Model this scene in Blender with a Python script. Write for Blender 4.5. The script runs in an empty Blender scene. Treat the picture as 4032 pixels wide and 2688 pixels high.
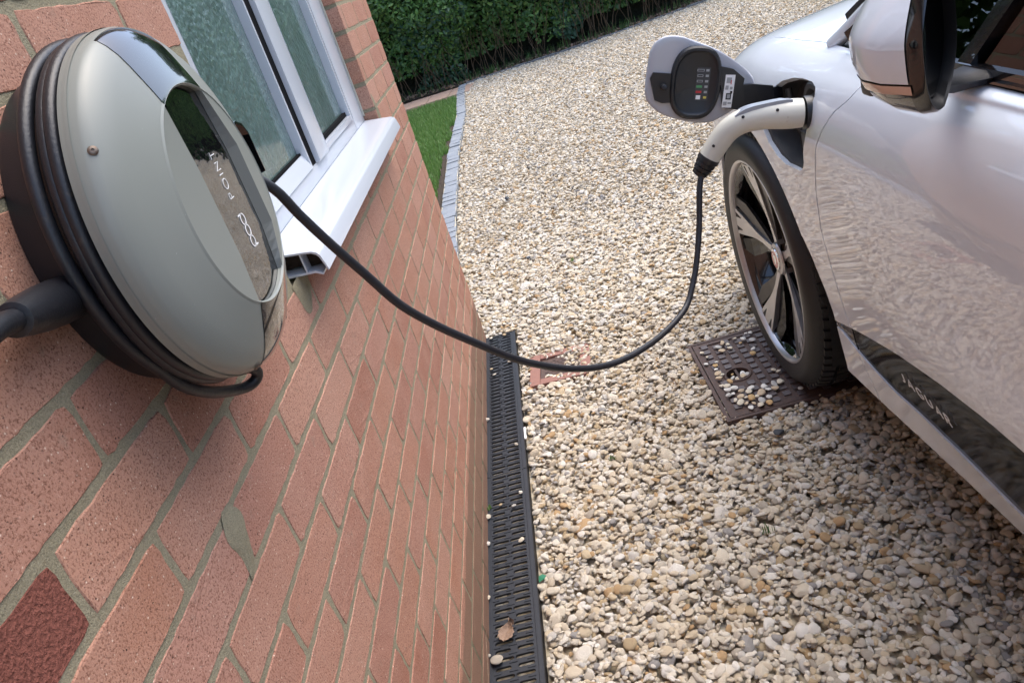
import bpy, bmesh, math, random
import numpy as np
from mathutils import Vector, Matrix, noise as mnoise

random.seed(7); rng = np.random.default_rng(7)
SC = bpy.context.scene
COL = SC.collection
PI = math.pi

# ------------------------------------------------------------------ camera
cam_d = bpy.data.cameras.new('camera'); cam = bpy.data.objects.new('camera', cam_d); COL.objects.link(cam)
_R = ((0.955749, 0.27743, 0.097863), (-0.033977, 0.434531, -0.900016), (-0.292216, 0.856864, 0.424728))
cam.matrix_world = Matrix(((_R[0][0], _R[0][1], _R[0][2], .431043), (_R[1][0], _R[1][1], _R[1][2], 0.0),
                           (_R[2][0], _R[2][1], _R[2][2], 1.382746), (0, 0, 0, 1)))
cam_d.sensor_fit = 'HORIZONTAL'; cam_d.sensor_width = 36.0; cam_d.lens = 3087.958 / 4032 * 36
cam_d.clip_start = 0.02; cam_d.clip_end = 200
SC.camera = cam

# ------------------------------------------------------------------ world, sun, exposure
W = bpy.data.worlds.new('World'); SC.world = W; W.use_nodes = True
wn = W.node_tree; wn.nodes.clear()
SUN_EL, SUN_AZ = math.radians(64), math.radians(50)     # azimuth measured from +y towards +x
sky = wn.nodes.new('ShaderNodeTexSky'); sky.sky_type = 'NISHITA'; sky.sun_disc = False
sky.sun_elevation = SUN_EL; sky.sun_rotation = SUN_AZ; sky.air_density = 1.0; sky.dust_density = 3.0; sky.ozone_density = 1.0
hs = wn.nodes.new('ShaderNodeHueSaturation'); hs.inputs['Saturation'].default_value = 1.0
bg = wn.nodes.new('ShaderNodeBackground'); bg.inputs['Strength'].default_value = 0.15
wo = wn.nodes.new('ShaderNodeOutputWorld')
wn.links.new(sky.outputs[0], hs.inputs['Color']); wn.links.new(hs.outputs[0], bg.inputs[0]); wn.links.new(bg.outputs[0], wo.inputs[0])
sl = bpy.data.lights.new('sun', 'SUN'); sl.energy = 0.9; sl.angle = math.radians(60); sl.color = (1.0, .975, .94)
so = bpy.data.objects.new('sun', sl); COL.objects.link(so)
sd = Vector((math.sin(SUN_AZ) * math.cos(SUN_EL), math.cos(SUN_AZ) * math.cos(SUN_EL), math.sin(SUN_EL)))
so.rotation_euler = sd.to_track_quat('Z', 'Y').to_euler()
vs = SC.view_settings; vs.view_transform = 'Standard'; vs.look = 'None'; vs.gamma = 1; vs.use_curve_mapping = False
vs.exposure = 1.45

# ------------------------------------------------------------------ helpers: objects
def tag(o, label=None, cat=None, group=None, kind=None):
    if label: o['label'] = label
    if cat: o['category'] = cat
    if group: o['group'] = group
    if kind: o['kind'] = kind
    return o

def empty(name, loc=(0, 0, 0), parent=None, rz=0):
    o = bpy.data.objects.new(name, None); COL.objects.link(o); o.location = loc; o.rotation_euler = (0, 0, rz)
    o.empty_display_size = .05
    if parent: o.parent = parent
    return o

def link(name, me, parent=None, loc=(0, 0, 0), rot=(0, 0, 0), scale=None):
    o = bpy.data.objects.new(name, me); COL.objects.link(o); o.location = loc; o.rotation_euler = rot
    if scale: o.scale = scale
    if parent:
        o.parent = parent
        o.matrix_parent_inverse = Matrix.Identity(4)
    return o

def mkmesh(name, V, F, mats, smooth=None, mi=None):
    me = bpy.data.meshes.new(name)
    me.from_pydata([tuple(map(float, v)) for v in V], [], [tuple(int(i) for i in f) for f in F])
    if not isinstance(mats, (list, tuple)): mats = [mats]
    for m in mats: me.materials.append(m)
    if mi is not None: me.polygons.foreach_set('material_index', mi)
    if smooth is not None:
        me.shade_smooth()
        me.set_sharp_from_angle(angle=math.radians(smooth))
    me.validate(); me.update()
    return me

class MB:
    """collects shapes and links them as one mesh"""
    def __init__(s): s.V = []; s.F = []; s.M = []; s.m = 0
    def add(s, V, F):
        n = len(s.V); s.V += [tuple(v) for v in V]
        for f in F: s.F.append([i + n for i in f]); s.M.append(s.m)
        return s
    def box(s, x0, y0, z0, x1, y1, z1):
        V = [(x0, y0, z0), (x1, y0, z0), (x1, y1, z0), (x0, y1, z0), (x0, y0, z1), (x1, y0, z1), (x1, y1, z1), (x0, y1, z1)]
        return s.add(V, [(3, 2, 1, 0), (4, 5, 6, 7), (0, 1, 5, 4), (1, 2, 6, 5), (2, 3, 7, 6), (3, 0, 4, 7)])
    def bbox(s, x0, y0, z0, x1, y1, z1, b):
        """bevelled box"""
        bm = bmesh.new(); bmesh.ops.create_cube(bm, size=1)
        for v in bm.verts: v.co = Vector(((x0 + x1) / 2 + v.co.x * (x1 - x0), (y0 + y1) / 2 + v.co.y * (y1 - y0), (z0 + z1) / 2 + v.co.z * (z1 - z0)))
        bmesh.ops.bevel(bm, geom=bm.edges[:], offset=b, segments=2, affect='EDGES', profile=.7)
        bm.verts.index_update()
        s.add([v.co[:] for v in bm.verts], [[v.index for v in f.verts] for f in bm.faces]); bm.free(); return s
    def prism(s, poly, axis, a, b):
        """poly: 2-D points in the plane across axis ('x': (y,z), 'y': (x,z), 'z': (x,y))"""
        n = len(poly)
        def P(p, t): return {'x': (t, p[0], p[1]), 'y': (p[0], t, p[1]), 'z': (p[0], p[1], t)}[axis]
        V = [P(p, a) for p in poly] + [P(p, b) for p in poly]
        F = [list(range(n)), list(range(2 * n - 1, n - 1, -1))] + [(i, (i + 1) % n, n + (i + 1) % n, n + i) for i in range(n)]
        return s.add(V, F)
    def tube(s, path, r, n=10, caps=True):
        P = [Vector(p) for p in path]; R_ = r if hasattr(r, '__len__') else [r] * len(P)
        T = [(P[min(i + 1, len(P) - 1)] - P[max(i - 1, 0)]).normalized() for i in range(len(P))]
        a = T[0].orthogonal().normalized(); V = []; 
        for i, p in enumerate(P):
            if i:
                q = T[i - 1].rotation_difference(T[i]); a = (q @ a).normalized()
            b = T[i].cross(a).normalized()
            for k in range(n):
                t = 2 * PI * k / n; V.append(p + (a * math.cos(t) + b * math.sin(t)) * R_[i])
        F = []
        for i in range(len(P) - 1):
            for k in range(n):
                F.append((i * n + k, i * n + (k + 1) % n, (i + 1) * n + (k + 1) % n, (i + 1) * n + k))
        if caps: F.append(list(range(n - 1, -1, -1))); F.append([(len(P) - 1) * n + k for k in range(n)])
        return s.add([v[:] for v in V], F)
    def lathe(s, prof, c, axis='x', n=48, a0=0, a1=2 * PI):
        """prof: (t along axis, radius)"""
        V = []; full = abs(a1 - a0 - 2 * PI) < 1e-6; m = n if full else n + 1
        for t, r in prof:
            for k in range(m):
                q = a0 + (a1 - a0) * k / n; u, v = r * math.cos(q), r * math.sin(q)
                V.append({'x': (c[0] + t, c[1] + u, c[2] + v), 'y': (c[0] + u, c[1] + t, c[2] + v), 'z': (c[0] + u, c[1] + v, c[2] + t)}[axis])
        F = []
        for i in range(len(prof) - 1):
            for k in range(n):
                k2 = (k + 1) % m
                F.append((i * m + k, i * m + k2, (i + 1) * m + k2, (i + 1) * m + k))
        return s.add(V, F)
    def build(s, name, mats, parent=None, smooth=None, loc=(0, 0, 0), rot=(0, 0, 0)):
        me = mkmesh(name, s.V, s.F, mats, smooth, s.M if isinstance(mats, (list, tuple)) else None)
        return link(name, me, parent, loc, rot)

def fix_normals(o):
    bm = bmesh.new(); bm.from_mesh(o.data); bmesh.ops.recalc_face_normals(bm, faces=bm.faces[:]); bm.to_mesh(o.data); bm.free(); return o

def crom(P, n=8):
    """Catmull-Rom through points"""
    P = [np.array(p, float) for p in P]; Q = [2 * P[0] - P[1]] + P + [2 * P[-1] - P[-2]]; out = []
    for i in range(1, len(Q) - 2):
        for k in range(n):
            t = k / n; a, b, c, d = Q[i - 1], Q[i], Q[i + 1], Q[i + 2]
            out.append(.5 * ((2 * b) + (c - a) * t + (2 * a - 5 * b + 4 * c - d) * t * t + (3 * b - a - 3 * c + d) * t ** 3))
    out.append(P[-1]); return out

# ------------------------------------------------------------------ helpers: materials
class NT:
    def __init__(s, name):
        s.mat = bpy.data.materials.new(name); s.mat.use_nodes = True; s.t = s.mat.node_tree
        s.b = s.t.nodes['Principled BSDF']; s.out = s.t.nodes['Material Output']
    def n(s, typ, **kw):
        nd = s.t.nodes.new('ShaderNode' + typ)
        for k, v in kw.items():
            if k in nd.inputs: s.set(nd.inputs[k], v)
            else: setattr(nd, k, v)
        return nd
    def set(s, sock, v):
        if hasattr(v, 'links') or isinstance(v, bpy.types.NodeSocket): s.t.links.new(v, sock)
        elif isinstance(v, bpy.types.Node): s.t.links.new(v.outputs[0], sock)
        else:
            if sock.type == 'RGBA' and len(v) == 3: v = (*v, 1)
            sock.default_value = v
    def p(s, **kw):
        names = dict(color='Base Color', rough='Roughness', metal='Metallic', coat='Coat Weight', coatr='Coat Roughness', spec='Specular IOR Level', normal='Normal', alpha='Alpha', trans='Transmission Weight', sub='Subsurface Weight', ior='IOR', coatn='Coat Normal')
        for k, v in kw.items(): s.set(s.b.inputs[names.get(k, k)], v)
        return s.mat
    def coord(s, kind='Object'): return s.n('TexCoord').outputs[kind]
    def noise(s, vec, scale, detail=4, rough=.6, w=None):
        nd = s.n('TexNoise'); s.t.links.new(vec, nd.inputs['Vector']); nd.inputs['Scale'].default_value = scale
        nd.inputs['Detail'].default_value = detail; nd.inputs['Roughness'].default_value = rough; return nd.outputs['Fac']
    def voro(s, vec, scale, out='Distance', feature='F1'):
        nd = s.n('TexVoronoi'); nd.feature = feature; s.t.links.new(vec, nd.inputs['Vector']); nd.inputs['Scale'].default_value = scale
        return nd.outputs[out]
    def ramp(s, fac, stops, interp='LINEAR'):
        nd = s.n('ValToRGB'); nd.color_ramp.interpolation = interp; e = nd.color_ramp.elements
        while len(e) < len(stops): e.new(.5)
        for el, (p, c) in zip(e, stops):
            el.position = p
            el.color = (c, c, c, 1) if not hasattr(c, '__len__') else (*c, 1)
        s.t.links.new(fac, nd.inputs[0]); return nd.outputs[0]
    def mix(s, fac, a, b, mode='MIX'):
        nd = s.n('Mix'); nd.data_type = 'RGBA'; nd.blend_type = mode
        s.set(nd.inputs[0], fac); s.set(nd.inputs[6], a); s.set(nd.inputs[7], b); return nd.outputs[2]
    def math(s, op, a, b=None, c=None):
        nd = s.n('Math'); nd.operation = op; s.set(nd.inputs[0], a)
        if b is not None: s.set(nd.inputs[1], b)
        if c is not None: s.set(nd.inputs[2], c)
        return nd.outputs[0]
    def vmath(s, op, a, b):
        nd = s.n('VectorMath'); nd.operation = op; s.set(nd.inputs[0], a); s.set(nd.inputs[1], b); return nd.outputs[0]
    def bump(s, h, dist=.001, strength=1.0, normal=None):
        nd = s.n('Bump'); nd.inputs['Distance'].default_value = dist; nd.inputs['Strength'].default_value = strength
        s.t.links.new(h, nd.inputs['Height'])
        if normal: s.t.links.new(normal, nd.inputs['Normal'])
        return nd.outputs[0]
    def rnd(s):
        """random number per object or instance, plus per island"""
        a = s.n('ObjectInfo').outputs['Random']; b = s.n('NewGeometry').outputs['Random Per Island']
        return s.math('FRACT', s.math('ADD', a, b))
    def shift(s, vec, r, amt=37.0):
        cx = s.n('CombineXYZ'); s.set(cx.inputs[0], s.math('MULTIPLY', r, amt)); s.set(cx.inputs[1], s.math('MULTIPLY', r, amt * 1.7)); s.set(cx.inputs[2], s.math('MULTIPLY', r, amt * 2.3))
        return s.vmath('ADD', vec, cx.outputs[0])

def simple(name, color, rough=.5, metal=0, coat=0, coatr=.05, spec=.5, bump=None, vary=None, dirt=None):
    t = NT(name); c = t.coord(); col = color
    if vary:
        nz = t.noise(c, vary[0], 5, .65); k = vary[1]
        col = t.mix(nz, tuple(x * (1 - k) for x in color), tuple(min(1, x * (1 + k)) for x in color))
    if dirt:
        d = t.ramp(t.noise(c, dirt[0], 6, .7), [(dirt[1], 0), (dirt[1] + .12, 1)])
        col = t.mix(t.math('MULTIPLY', d, dirt[3]), col, dirt[2])
    kw = dict(color=col, rough=rough, metal=metal, coat=coat, coatr=coatr, spec=spec)
    if bump: kw['normal'] = t.bump(t.noise(c, bump[0], 5, .6), bump[1])
    return t.p(**kw)

def mat_brick():
    t = NT('brick'); r = t.rnd(); o = t.coord(); v = t.shift(o, r, 11)
    base = t.ramp(r, [(0, (.42, .205, .132)), (.2, (.48, .25, .17)), (.4, (.41, .195, .13)), (.55, (.50, .28, .20)), (.7, (.43, .22, .16)), (.85, (.37, .165, .11)), (1, (.46, .24, .165))])
    big = t.noise(v, 9, 3, .5)
    base = t.mix(t.ramp(big, [(.3, 0), (.75, 1)]), base, t.mix(.5, base, (.51, .31, .235)))
    fine = t.noise(v, 420, 3, .7)
    base = t.mix(t.ramp(fine, [(.36, .9), (.50, 0)]), base, (.19, .08, .052))
    base = t.mix(t.ramp(t.noise(v, 260, 3, .8), [(.56, 0), (.74, .55)]), base, (.60, .36, .28))
    v3 = t.vmath('ADD', v, t.n('TexNoise', Scale=300.0).outputs['Color']); sp = t.voro(v, 190); wv = t.noise(v, 500, 3, .7); sp = t.math('ADD', sp, t.math('MULTIPLY', t.math('SUBTRACT', wv, .5), .35)); dark = t.math('MULTIPLY', t.ramp(sp, [(.08, 1), (.22, 0)]), t.ramp(t.noise(v, 60, 2, .5), [(.45, 0), (.6, 1)]))
    base = t.mix(t.math('MULTIPLY', dark, .9), base, (.06, .035, .03))
    v2 = t.vmath('ADD', v, (3.3, 1.7, 5.1)); sp2 = t.voro(v2, 170)
    lt = t.math('MULTIPLY', t.ramp(sp2, [(.10, 1), (.2, 0)]), t.ramp(t.noise(v2, 70, 2, .5), [(.5, 0), (.58, 1)]))
    base = t.mix(t.math('MULTIPLY', lt, .9), base, (.72, .56, .44))
    st = t.math('MULTIPLY', t.ramp(t.noise(v, 26, 5, .75), [(.60, 0), (.74, 1)]), .35)
    base = t.mix(st, base, (.32, .26, .2))
    # splash-back grime near the ground and green damp under the sill, both with ragged shapes of their own
    sx = t.n('SeparateXYZ'); geo = t.n('NewGeometry').outputs['Position']; t.t.links.new(geo, sx.inputs[0])
    wob = t.math('MULTIPLY', t.math('SUBTRACT', t.noise(geo, 7, 4, .6), .5), .16)
    g = t.ramp(t.math('ADD', sx.outputs[2], t.math('MULTIPLY', wob, .25)), [(.176, 1), (.182, 0)])
    base = t.mix(t.math('MULTIPLY', g, .72), base, (.19, .125, .085))
    ht = t.math('ADD', t.math('MULTIPLY', fine, .5), t.math('MULTIPLY', t.noise(v, 55, 5, .7), .9))
    ht = t.math('SUBTRACT', ht, t.math('MULTIPLY', dark, .8))
    return t.p(color=base, rough=.88, spec=.25, normal=t.bump(ht, .0016, .8))

def mat_mortar():
    t = NT('mortar'); v = t.coord(); geo = t.n('NewGeometry').outputs['Position']
    a = t.noise(geo, 600, 3, .8); b = t.noise(geo, 14, 5, .65)
    c = t.mix(b, (.31, .275, .18), (.44, .40, .28)); c = t.mix(t.ramp(a, [(.3, .6), (.6, 0)]), c, (.12, .10, .07))
    c = t.mix(t.ramp(t.noise(geo, 900, 1, .5), [(.66, 0), (.72, .5)]), c, (.5, .46, .38))
    sx = t.n('SeparateXYZ'); t.t.links.new(geo, sx.inputs[0])
    wob = t.math('MULTIPLY', t.math('SUBTRACT', b, .5), .16)
    g = t.ramp(t.math('ADD', sx.outputs[2], wob), [(.06, 1), (.2, 0)])
    c = t.mix(t.math('MULTIPLY', g, .55), c, (.11, .1, .06))
    return t.p(color=c, rough=.95, spec=.15, normal=t.bump(t.math('ADD', a, t.math('MULTIPLY', t.noise(geo, 120, 4, .7), 1.2)), .0022, .9))

def mat_stone():
    t = NT('gravel_stone'); r = t.n('ObjectInfo').outputs['Random']; o = t.coord(); v = t.shift(o, r, 19)
    cols = [(0.727, 0.635, 0.494), (0.641, 0.533, 0.376), (0.794, 0.736, 0.629), (0.684, 0.585, 0.444), (0.573, 0.515, 0.424), (0.757, 0.675, 0.534), (0.663, 0.554, 0.396), (0.83, 0.788, 0.704), (0.5, 0.382, 0.233), (0.706, 0.614, 0.473), (0.619, 0.587, 0.528), (0.781, 0.706, 0.583), (0.53, 0.355, 0.19), (0.739, 0.655, 0.514), (0.669, 0.594, 0.469), (0.492, 0.433, 0.352), (0.777, 0.727, 0.645), (0.61, 0.493, 0.327), (0.75, 0.675, 0.551), (0.727, 0.644, 0.504), (0.798, 0.748, 0.657), (0.676, 0.583, 0.443), (0.765, 0.705, 0.59), (0.34, 0.324, 0.308)]
    base = t.ramp(r, [(i / len(cols), c) for i, c in enumerate(cols)], 'CONSTANT')
    n1 = t.noise(v, 1.6, 4, .6); base = t.mix(t.ramp(n1, [(.45, 0), (.75, .3)]), base, t.mix(.5, base, (.45, .33, .18)))
    n2 = t.noise(v, 9, 4, .75); base = t.mix(t.ramp(n2, [(.30, .4), (.42, 0)]), base, t.mix(.5, base, (.28, .22, .15)))
    return t.p(color=base, rough=.8, spec=.3, normal=t.bump(n2, .06, .5))

def mat_ground():
    t = NT('ground_soil'); g = t.n('NewGeometry').outputs['Position']
    a = t.noise(g, 60, 6, .7); cell = t.n('TexVoronoi'); t.t.links.new(g, cell.inputs['Vector']); cell.inputs['Scale'].default_value = 45
    hue = t.n('SeparateColor'); t.t.links.new(cell.outputs['Color'], hue.inputs[0])
    c = t.ramp(hue.outputs[0], [(0, (.46, .36, .22)), (.3, (.6, .52, .38)), (.6, (.5, .44, .34)), (1, (.68, .62, .5))])
    c = t.mix(t.ramp(cell.outputs['Distance'], [(.35, 0), (.85, 1)]), c, (.36, .28, .18))
    return t.p(color=c, rough=.95, spec=.2, normal=t.bump(t.math('SUBTRACT', 1.0, cell.outputs['Distance']), .012))

def mat_paint():
    t = NT('white_paint'); g = t.coord()
    n = t.noise(g, 900, 1, .5)
    sp = t.ramp(t.voro(g, 22), [(.015, .5), (.03, 0)])
    c = t.mix(sp, (.73, .79, .86), (.42, .38, .33))
    return t.p(color=c, rough=.5, spec=.2, coat=1.0, coatr=.0, **{'Coat IOR': 1.55})

def mat_obscure():
    t = NT('obscure_glass'); g = t.coord()
    v = t.voro(g, 90, 'Distance', 'SMOOTH_F1'); n = t.noise(g, 130, 4, .7); n2 = t.noise(g, 9, 3, .6); n3 = t.noise(g, 45, 4, .65)
    c = t.mix(t.ramp(n3, [(.35, 0), (.7, 1)]), (.04, .085, .075), (.09, .17, .155)); c = t.mix(t.ramp(n2, [(.3, 0), (.8, .6)]), c, (.16, .25, .24))
    c = t.mix(t.ramp(n, [(.56, 0), (.72, .6)]), c, (.28, .40, .38))
    bp = t.bump(t.math('ADD', v, t.math('MULTIPLY', n, .6)), .004, .8)
    return t.p(color=c, rough=.3, spec=.7, normal=bp, coat=.9, coatr=.01, **{'Coat IOR': 1.6})

def mat_leaf(name, a, b, c2):
    t = NT(name); r = t.n('NewGeometry').outputs['Random Per Island']
    c = t.ramp(r, [(0, a), (.45, b), (.8, c2), (1, a)])
    m = t.p(color=c, rough=.42, spec=.45)
    tr = t.n('BsdfTranslucent'); t.t.links.new(c, tr.inputs[0]); ms = t.n('MixShader'); ms.inputs[0].default_value = .22
    t.t.links.new(t.b.outputs[0], ms.inputs[1]); t.t.links.new(tr.outputs[0], ms.inputs[2]); t.t.links.new(ms.outputs[0], t.out.inputs[0])
    return m

def mat_carglass():
    t = NT('tinted_glass'); tr = t.n('BsdfTransparent'); tr.inputs[0].default_value = (.22, .30, .28, 1)
    gl = t.n('BsdfGlossy'); gl.inputs['Roughness'].default_value = .005; gl.inputs[0].default_value = (1, 1, 1, 1)
    fr = t.n('Fresnel'); fr.inputs[0].default_value = 1.5; ms = t.n('MixShader')
    t.t.links.new(fr.outputs[0], ms.inputs[0]); t.t.links.new(tr.outputs[0], ms.inputs[1]); t.t.links.new(gl.outputs[0], ms.inputs[2]); t.t.links.new(ms.outputs[0], t.out.inputs[0])
    return t.mat

def mat_carbon():
    t = NT('carbon_weave'); g = t.coord(); w = t.n('TexChecker'); w.inputs['Scale'].default_value = 260; t.t.links.new(g, w.inputs[0])
    c = t.mix(w.outputs['Fac'], (.02, .02, .02), (.055, .052, .05)); return t.p(color=c, rough=.3, spec=.35)

def mat_rust():
    t = NT('cast_iron'); g = t.coord(); a = t.noise(g, 35, 5, .7); b = t.noise(g, 160, 4, .7)
    c = t.mix(t.ramp(a, [(.3, 0), (.7, 1)]), (.06, .042, .04), (.10, .058, .045)); c = t.mix(t.ramp(b, [(.5, 0), (.7, .6)]), c, (.16, .09, .05))
    return t.p(color=c, rough=.62, spec=.4, normal=t.bump(b, .0012))

def mat_cover():
    t = NT('grey_cover_paint'); g = t.coord(); n = t.noise(g, 700, 2, .7)
    sp = t.ramp(t.voro(g, 60), [(.012, .7), (.03, 0)])
    c = t.mix(sp, (.235, .25, .225), (.6, .6, .55))
    return t.p(color=c, rough=.38, metal=.0, spec=.45, normal=t.bump(n, .0001, .5))

M = {}
M['brick'] = mat_brick(); M['mortar'] = mat_mortar(); M['stone'] = mat_stone(); M['ground'] = mat_ground(); M['paint'] = mat_paint()
M['obscure'] = mat_obscure(); M['glass'] = mat_carglass(); M['carbon'] = mat_carbon(); M['rust'] = mat_rust(); M['cover'] = mat_cover()
M['darkbrick'] = simple('dark_brick', (.26, .095, .07), .9, bump=(240, .008), vary=(240, 1.2), spec=.2)
M['upvc'] = simple('white_upvc', (.58, .62, .68), .22, coat=.25, coatr=.12, dirt=(30, .66, (.45, .42, .36), .5))
M['cream'] = simple('cream_edge', (.5, .48, .4), .6)
M['gasket'] = simple('black_rubber', (.006, .006, .007), .85, spec=.08)
M['cable'] = simple('cable_rubber', (.016, .017, .022), .42, bump=(500, .0003), vary=(40, .3), dirt=(60, .66, (.10, .08, .06), .45))
M['dirtycable'] = simple('dirty_cable_rubber', (.013, .014, .018), .40, bump=(300, .0004), dirt=(30, .62, (.10, .07, .045), .45))
M['blackplastic'] = simple('black_plastic', (.013, .014, .017), .38, bump=(900, .0002), dirt=(40, .7, (.12, .1, .08), .4))
M['matblack'] = simple('matt_black', (.011, .011, .012), .6)
M['gloss'] = simple('gloss_black', (.006, .006, .007), .12, coat=1, coatr=.0)
M['glossb'] = simple('gloss_black_blade', (.006, .007, .007), .10, spec=.16)
M['glossw'] = None
_t = NT('black_gloss_glass'); _g = _t.coord(); _b = _t.bump(_t.noise(_g, 38, 3, .5), .0009, .5)
M['glossw'] = _t.p(color=(.006, .006, .007), rough=.02, spec=.8, normal=_b, coat=1.0, coatr=.0, ior=1.7, **{'Coat IOR': 1.8})
_t.set(_t.b.inputs['Coat Normal'], _b)
M['grate'] = simple('black_grate_plastic', (.021, .025, .032), .4, bump=(700, .0003), vary=(20, .3), dirt=(90, .7, (.18, .17, .15), .4))
M['white'] = simple('white_print', (.86, .86, .85), .5)
M['whiteplastic'] = simple('off_white_plastic', (.64, .63, .545), .35, coat=.2, coatr=.2, dirt=(45, .68, (.34, .26, .18), .5))
M['silver'] = simple('machined_alloy', (.48, .48, .49), .3, metal=.6, coat=.5, coatr=.05)
M['steel'] = simple('steel', (.17, .14, .115), .5, metal=.6, dirt=(300, .5, (.12, .06, .03), .6))
M['chrome'] = simple('chrome', (.75, .75, .77), .08, metal=1)
M['tyre'] = simple('tyre_rubber', (.013, .013, .014), .5, bump=(300, .0005), dirt=(14, .6, (.055, .05, .042), .3))
M['red'] = simple('red_enamel', (.45, .02, .02), .3, coat=.6)
M['flapin'] = simple('flap_inner_paint', (.42, .43, .47), .3, coat=.7, coatr=.05)
M['greytrim'] = simple('grey_trim', (.045, .047, .05), .5)
M['teal'] = simple('seat_leather', (.05, .065, .06), .5, bump=(300, .0005))
M['indic'] = simple('indicator_lens', (.62, .42, .34), .15, coat=1, coatr=.02)
M['terracotta'] = simple('terracotta', (.27, .135, .105), .75, vary=(60, .25), bump=(150, .001), dirt=(18, .6, (.3, .27, .22), .7))
M['setts'] = simple('granite', (.235, .26, .29), .85, vary=(80, .3), bump=(120, .004), dirt=(20, .6, (.16, .14, .1), .4))
M['kerb'] = simple('grey_kerb', (.17, .18, .19), .85, vary=(30, .3), bump=(60, .003))
M['paver'] = simple('pink_paver', (.36, .25, .19), .85, vary=(30, .25), bump=(80, .002))
M['soil'] = simple('dark_soil', (.05, .035, .022), .95, bump=(50, .02), vary=(20, .5))
M['clad'] = simple('black_stained_boards', (.035, .028, .024), .7, vary=(30, .4), bump=(60, .002))
M['stud'] = simple('gleam_iron_stud', (.115, .095, .095), .5, vary=(60, .35), bump=(160, .001))  # lighter than the plate: the studs' gleam is put into the colour
M['latch'] = simple('latch_grey', (.30, .33, .38), .3, coat=.4)
M['wood'] = simple('dark_timber', (.07, .045, .032), .7, vary=(30, .4), bump=(60, .002))
M['twig'] = simple('twig', (.11, .075, .045), .85)
M['dryleaf'] = simple('dry_leaf', (.26, .17, .115), .7, vary=(120, .5), bump=(200, .001))
M['grass'] = mat_leaf('grass_blade', (.12, .24, .05), (.17, .32, .075), (.26, .37, .13))
M['leafdark'] = mat_leaf('leaf_dark', (.03, .085, .02), (.075, .175, .04), (.14, .26, .07))
M['leaflight'] = mat_leaf('leaf_light', (.10, .24, .045), (.15, .30, .07), (.21, .34, .10))
M['leafblue'] = mat_leaf('leaf_bluish', (.03, .085, .045), (.06, .13, .07), (.10, .18, .10))
M['green'] = simple('green_plastic', (.005, .16, .07), .4)
M['yellow'] = simple('yellow_print', (.6, .5, .1), .5)
M['printred'] = simple('red_print', (.5, .03, .04), .5)
M['printgreen'] = simple('green_print', (.08, .3, .12), .5)
M['printgrey'] = simple('grey_print', (.35, .36, .36), .5)
M['plaster'] = simple('render_white', (.5, .48, .44), .9)

# ------------------------------------------------------------------ stroke lettering
GLY = {
 'P': (.55, [[(0, 0), (0, 1)], [(0, 1), (.3, 1), (.46, .93), (.5, .77), (.46, .6), (.3, .52), (0, .52)]]),
 'O': (1.0, [[(.48 + .48 * math.cos(a), .5 + .5 * math.sin(a)) for a in np.linspace(0, 2 * PI, 25)]]),
 'I': (.12, [[(.04, 0), (.04, 1)]]),
 'N': (.75, [[(0, 0), (0, 1), (.7, 0), (.7, 1)]]),
 'T': (.65, [[(0, 1), (.64, 1)], [(.32, 1), (.32, 0)]]),
 'J': (.42, [[(.34, 1), (.34, .25), (.27, .07), (.14, 0), (0, .06)]]),
 'A': (.8, [[(0, 0), (.38, 1), (.76, 0)], [(.14, .32), (.62, .32)]]),
 'G': (.85, [[(.8, .84), (.62, .97), (.42, 1), (.2, .93), (.05, .72), (.02, .45), (.12, .17), (.35, .01), (.6, .03), (.79, .14), (.79, .45), (.55, .45)]]),
 'U': (.75, [[(0, 1), (0, .35), (.08, .1), (.35, 0), (.62, .1), (.7, .35), (.7, 1)]]),
 'R': (.62, [[(0, 0), (0, 1)], [(0, 1), (.32, 1), (.5, .93), (.54, .76), (.48, .6), (.3, .52), (0, .52)], [(.28, .52), (.6, 0)]]),
 'H': (.68, [[(0, 0), (0, 1)], [(.64, 0), (.64, 1)], [(0, .52), (.64, .52)]]),
 'S': (.6, [[(.54, .86), (.4, .98), (.2, .98), (.05, .86), (.07, .66), (.3, .53), (.5, .4), (.55, .2), (.42, .04), (.2, 0), (.03, .13)]]),
 'E': (.55, [[(.5, 0), (0, 0), (0, 1), (.5, 1)], [(0, .52), (.45, .52)]]),
 'p': (.82, [[(.4 + .4 * math.cos(a), .4 + .4 * math.sin(a)) for a in np.linspace(0, 2 * PI, 25)], [(0, .45), (0, -.3)]]),
 'o': (.82, [[(.4 + .4 * math.cos(a), .4 + .4 * math.sin(a)) for a in np.linspace(0, 2 * PI, 25)]]),
 'd': (.82, [[(.4 + .4 * math.cos(a), .4 + .4 * math.sin(a)) for a in np.linspace(0, 2 * PI, 25)], [(.8, .35), (.8, 1.1)]]),
 ' ': (.35, []),
}
def ribbon(path, w):
    P = [np.array(p, float) for p in path]; L = []; R = []
    for i, p in enumerate(P):
        a = P[max(i - 1, 0)]; b = P[min(i + 1, len(P) - 1)]
        if np.allclose(P[0], P[-1]) and i in (0, len(P) - 1): a, b = P[-2], P[1]
        d = (b - a) / (np.linalg.norm(b - a) + 1e-9); n = np.array([-d[1], d[0]]) * w / 2
        L.append(p + n); R.append(p - n)
    return L, R
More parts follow.
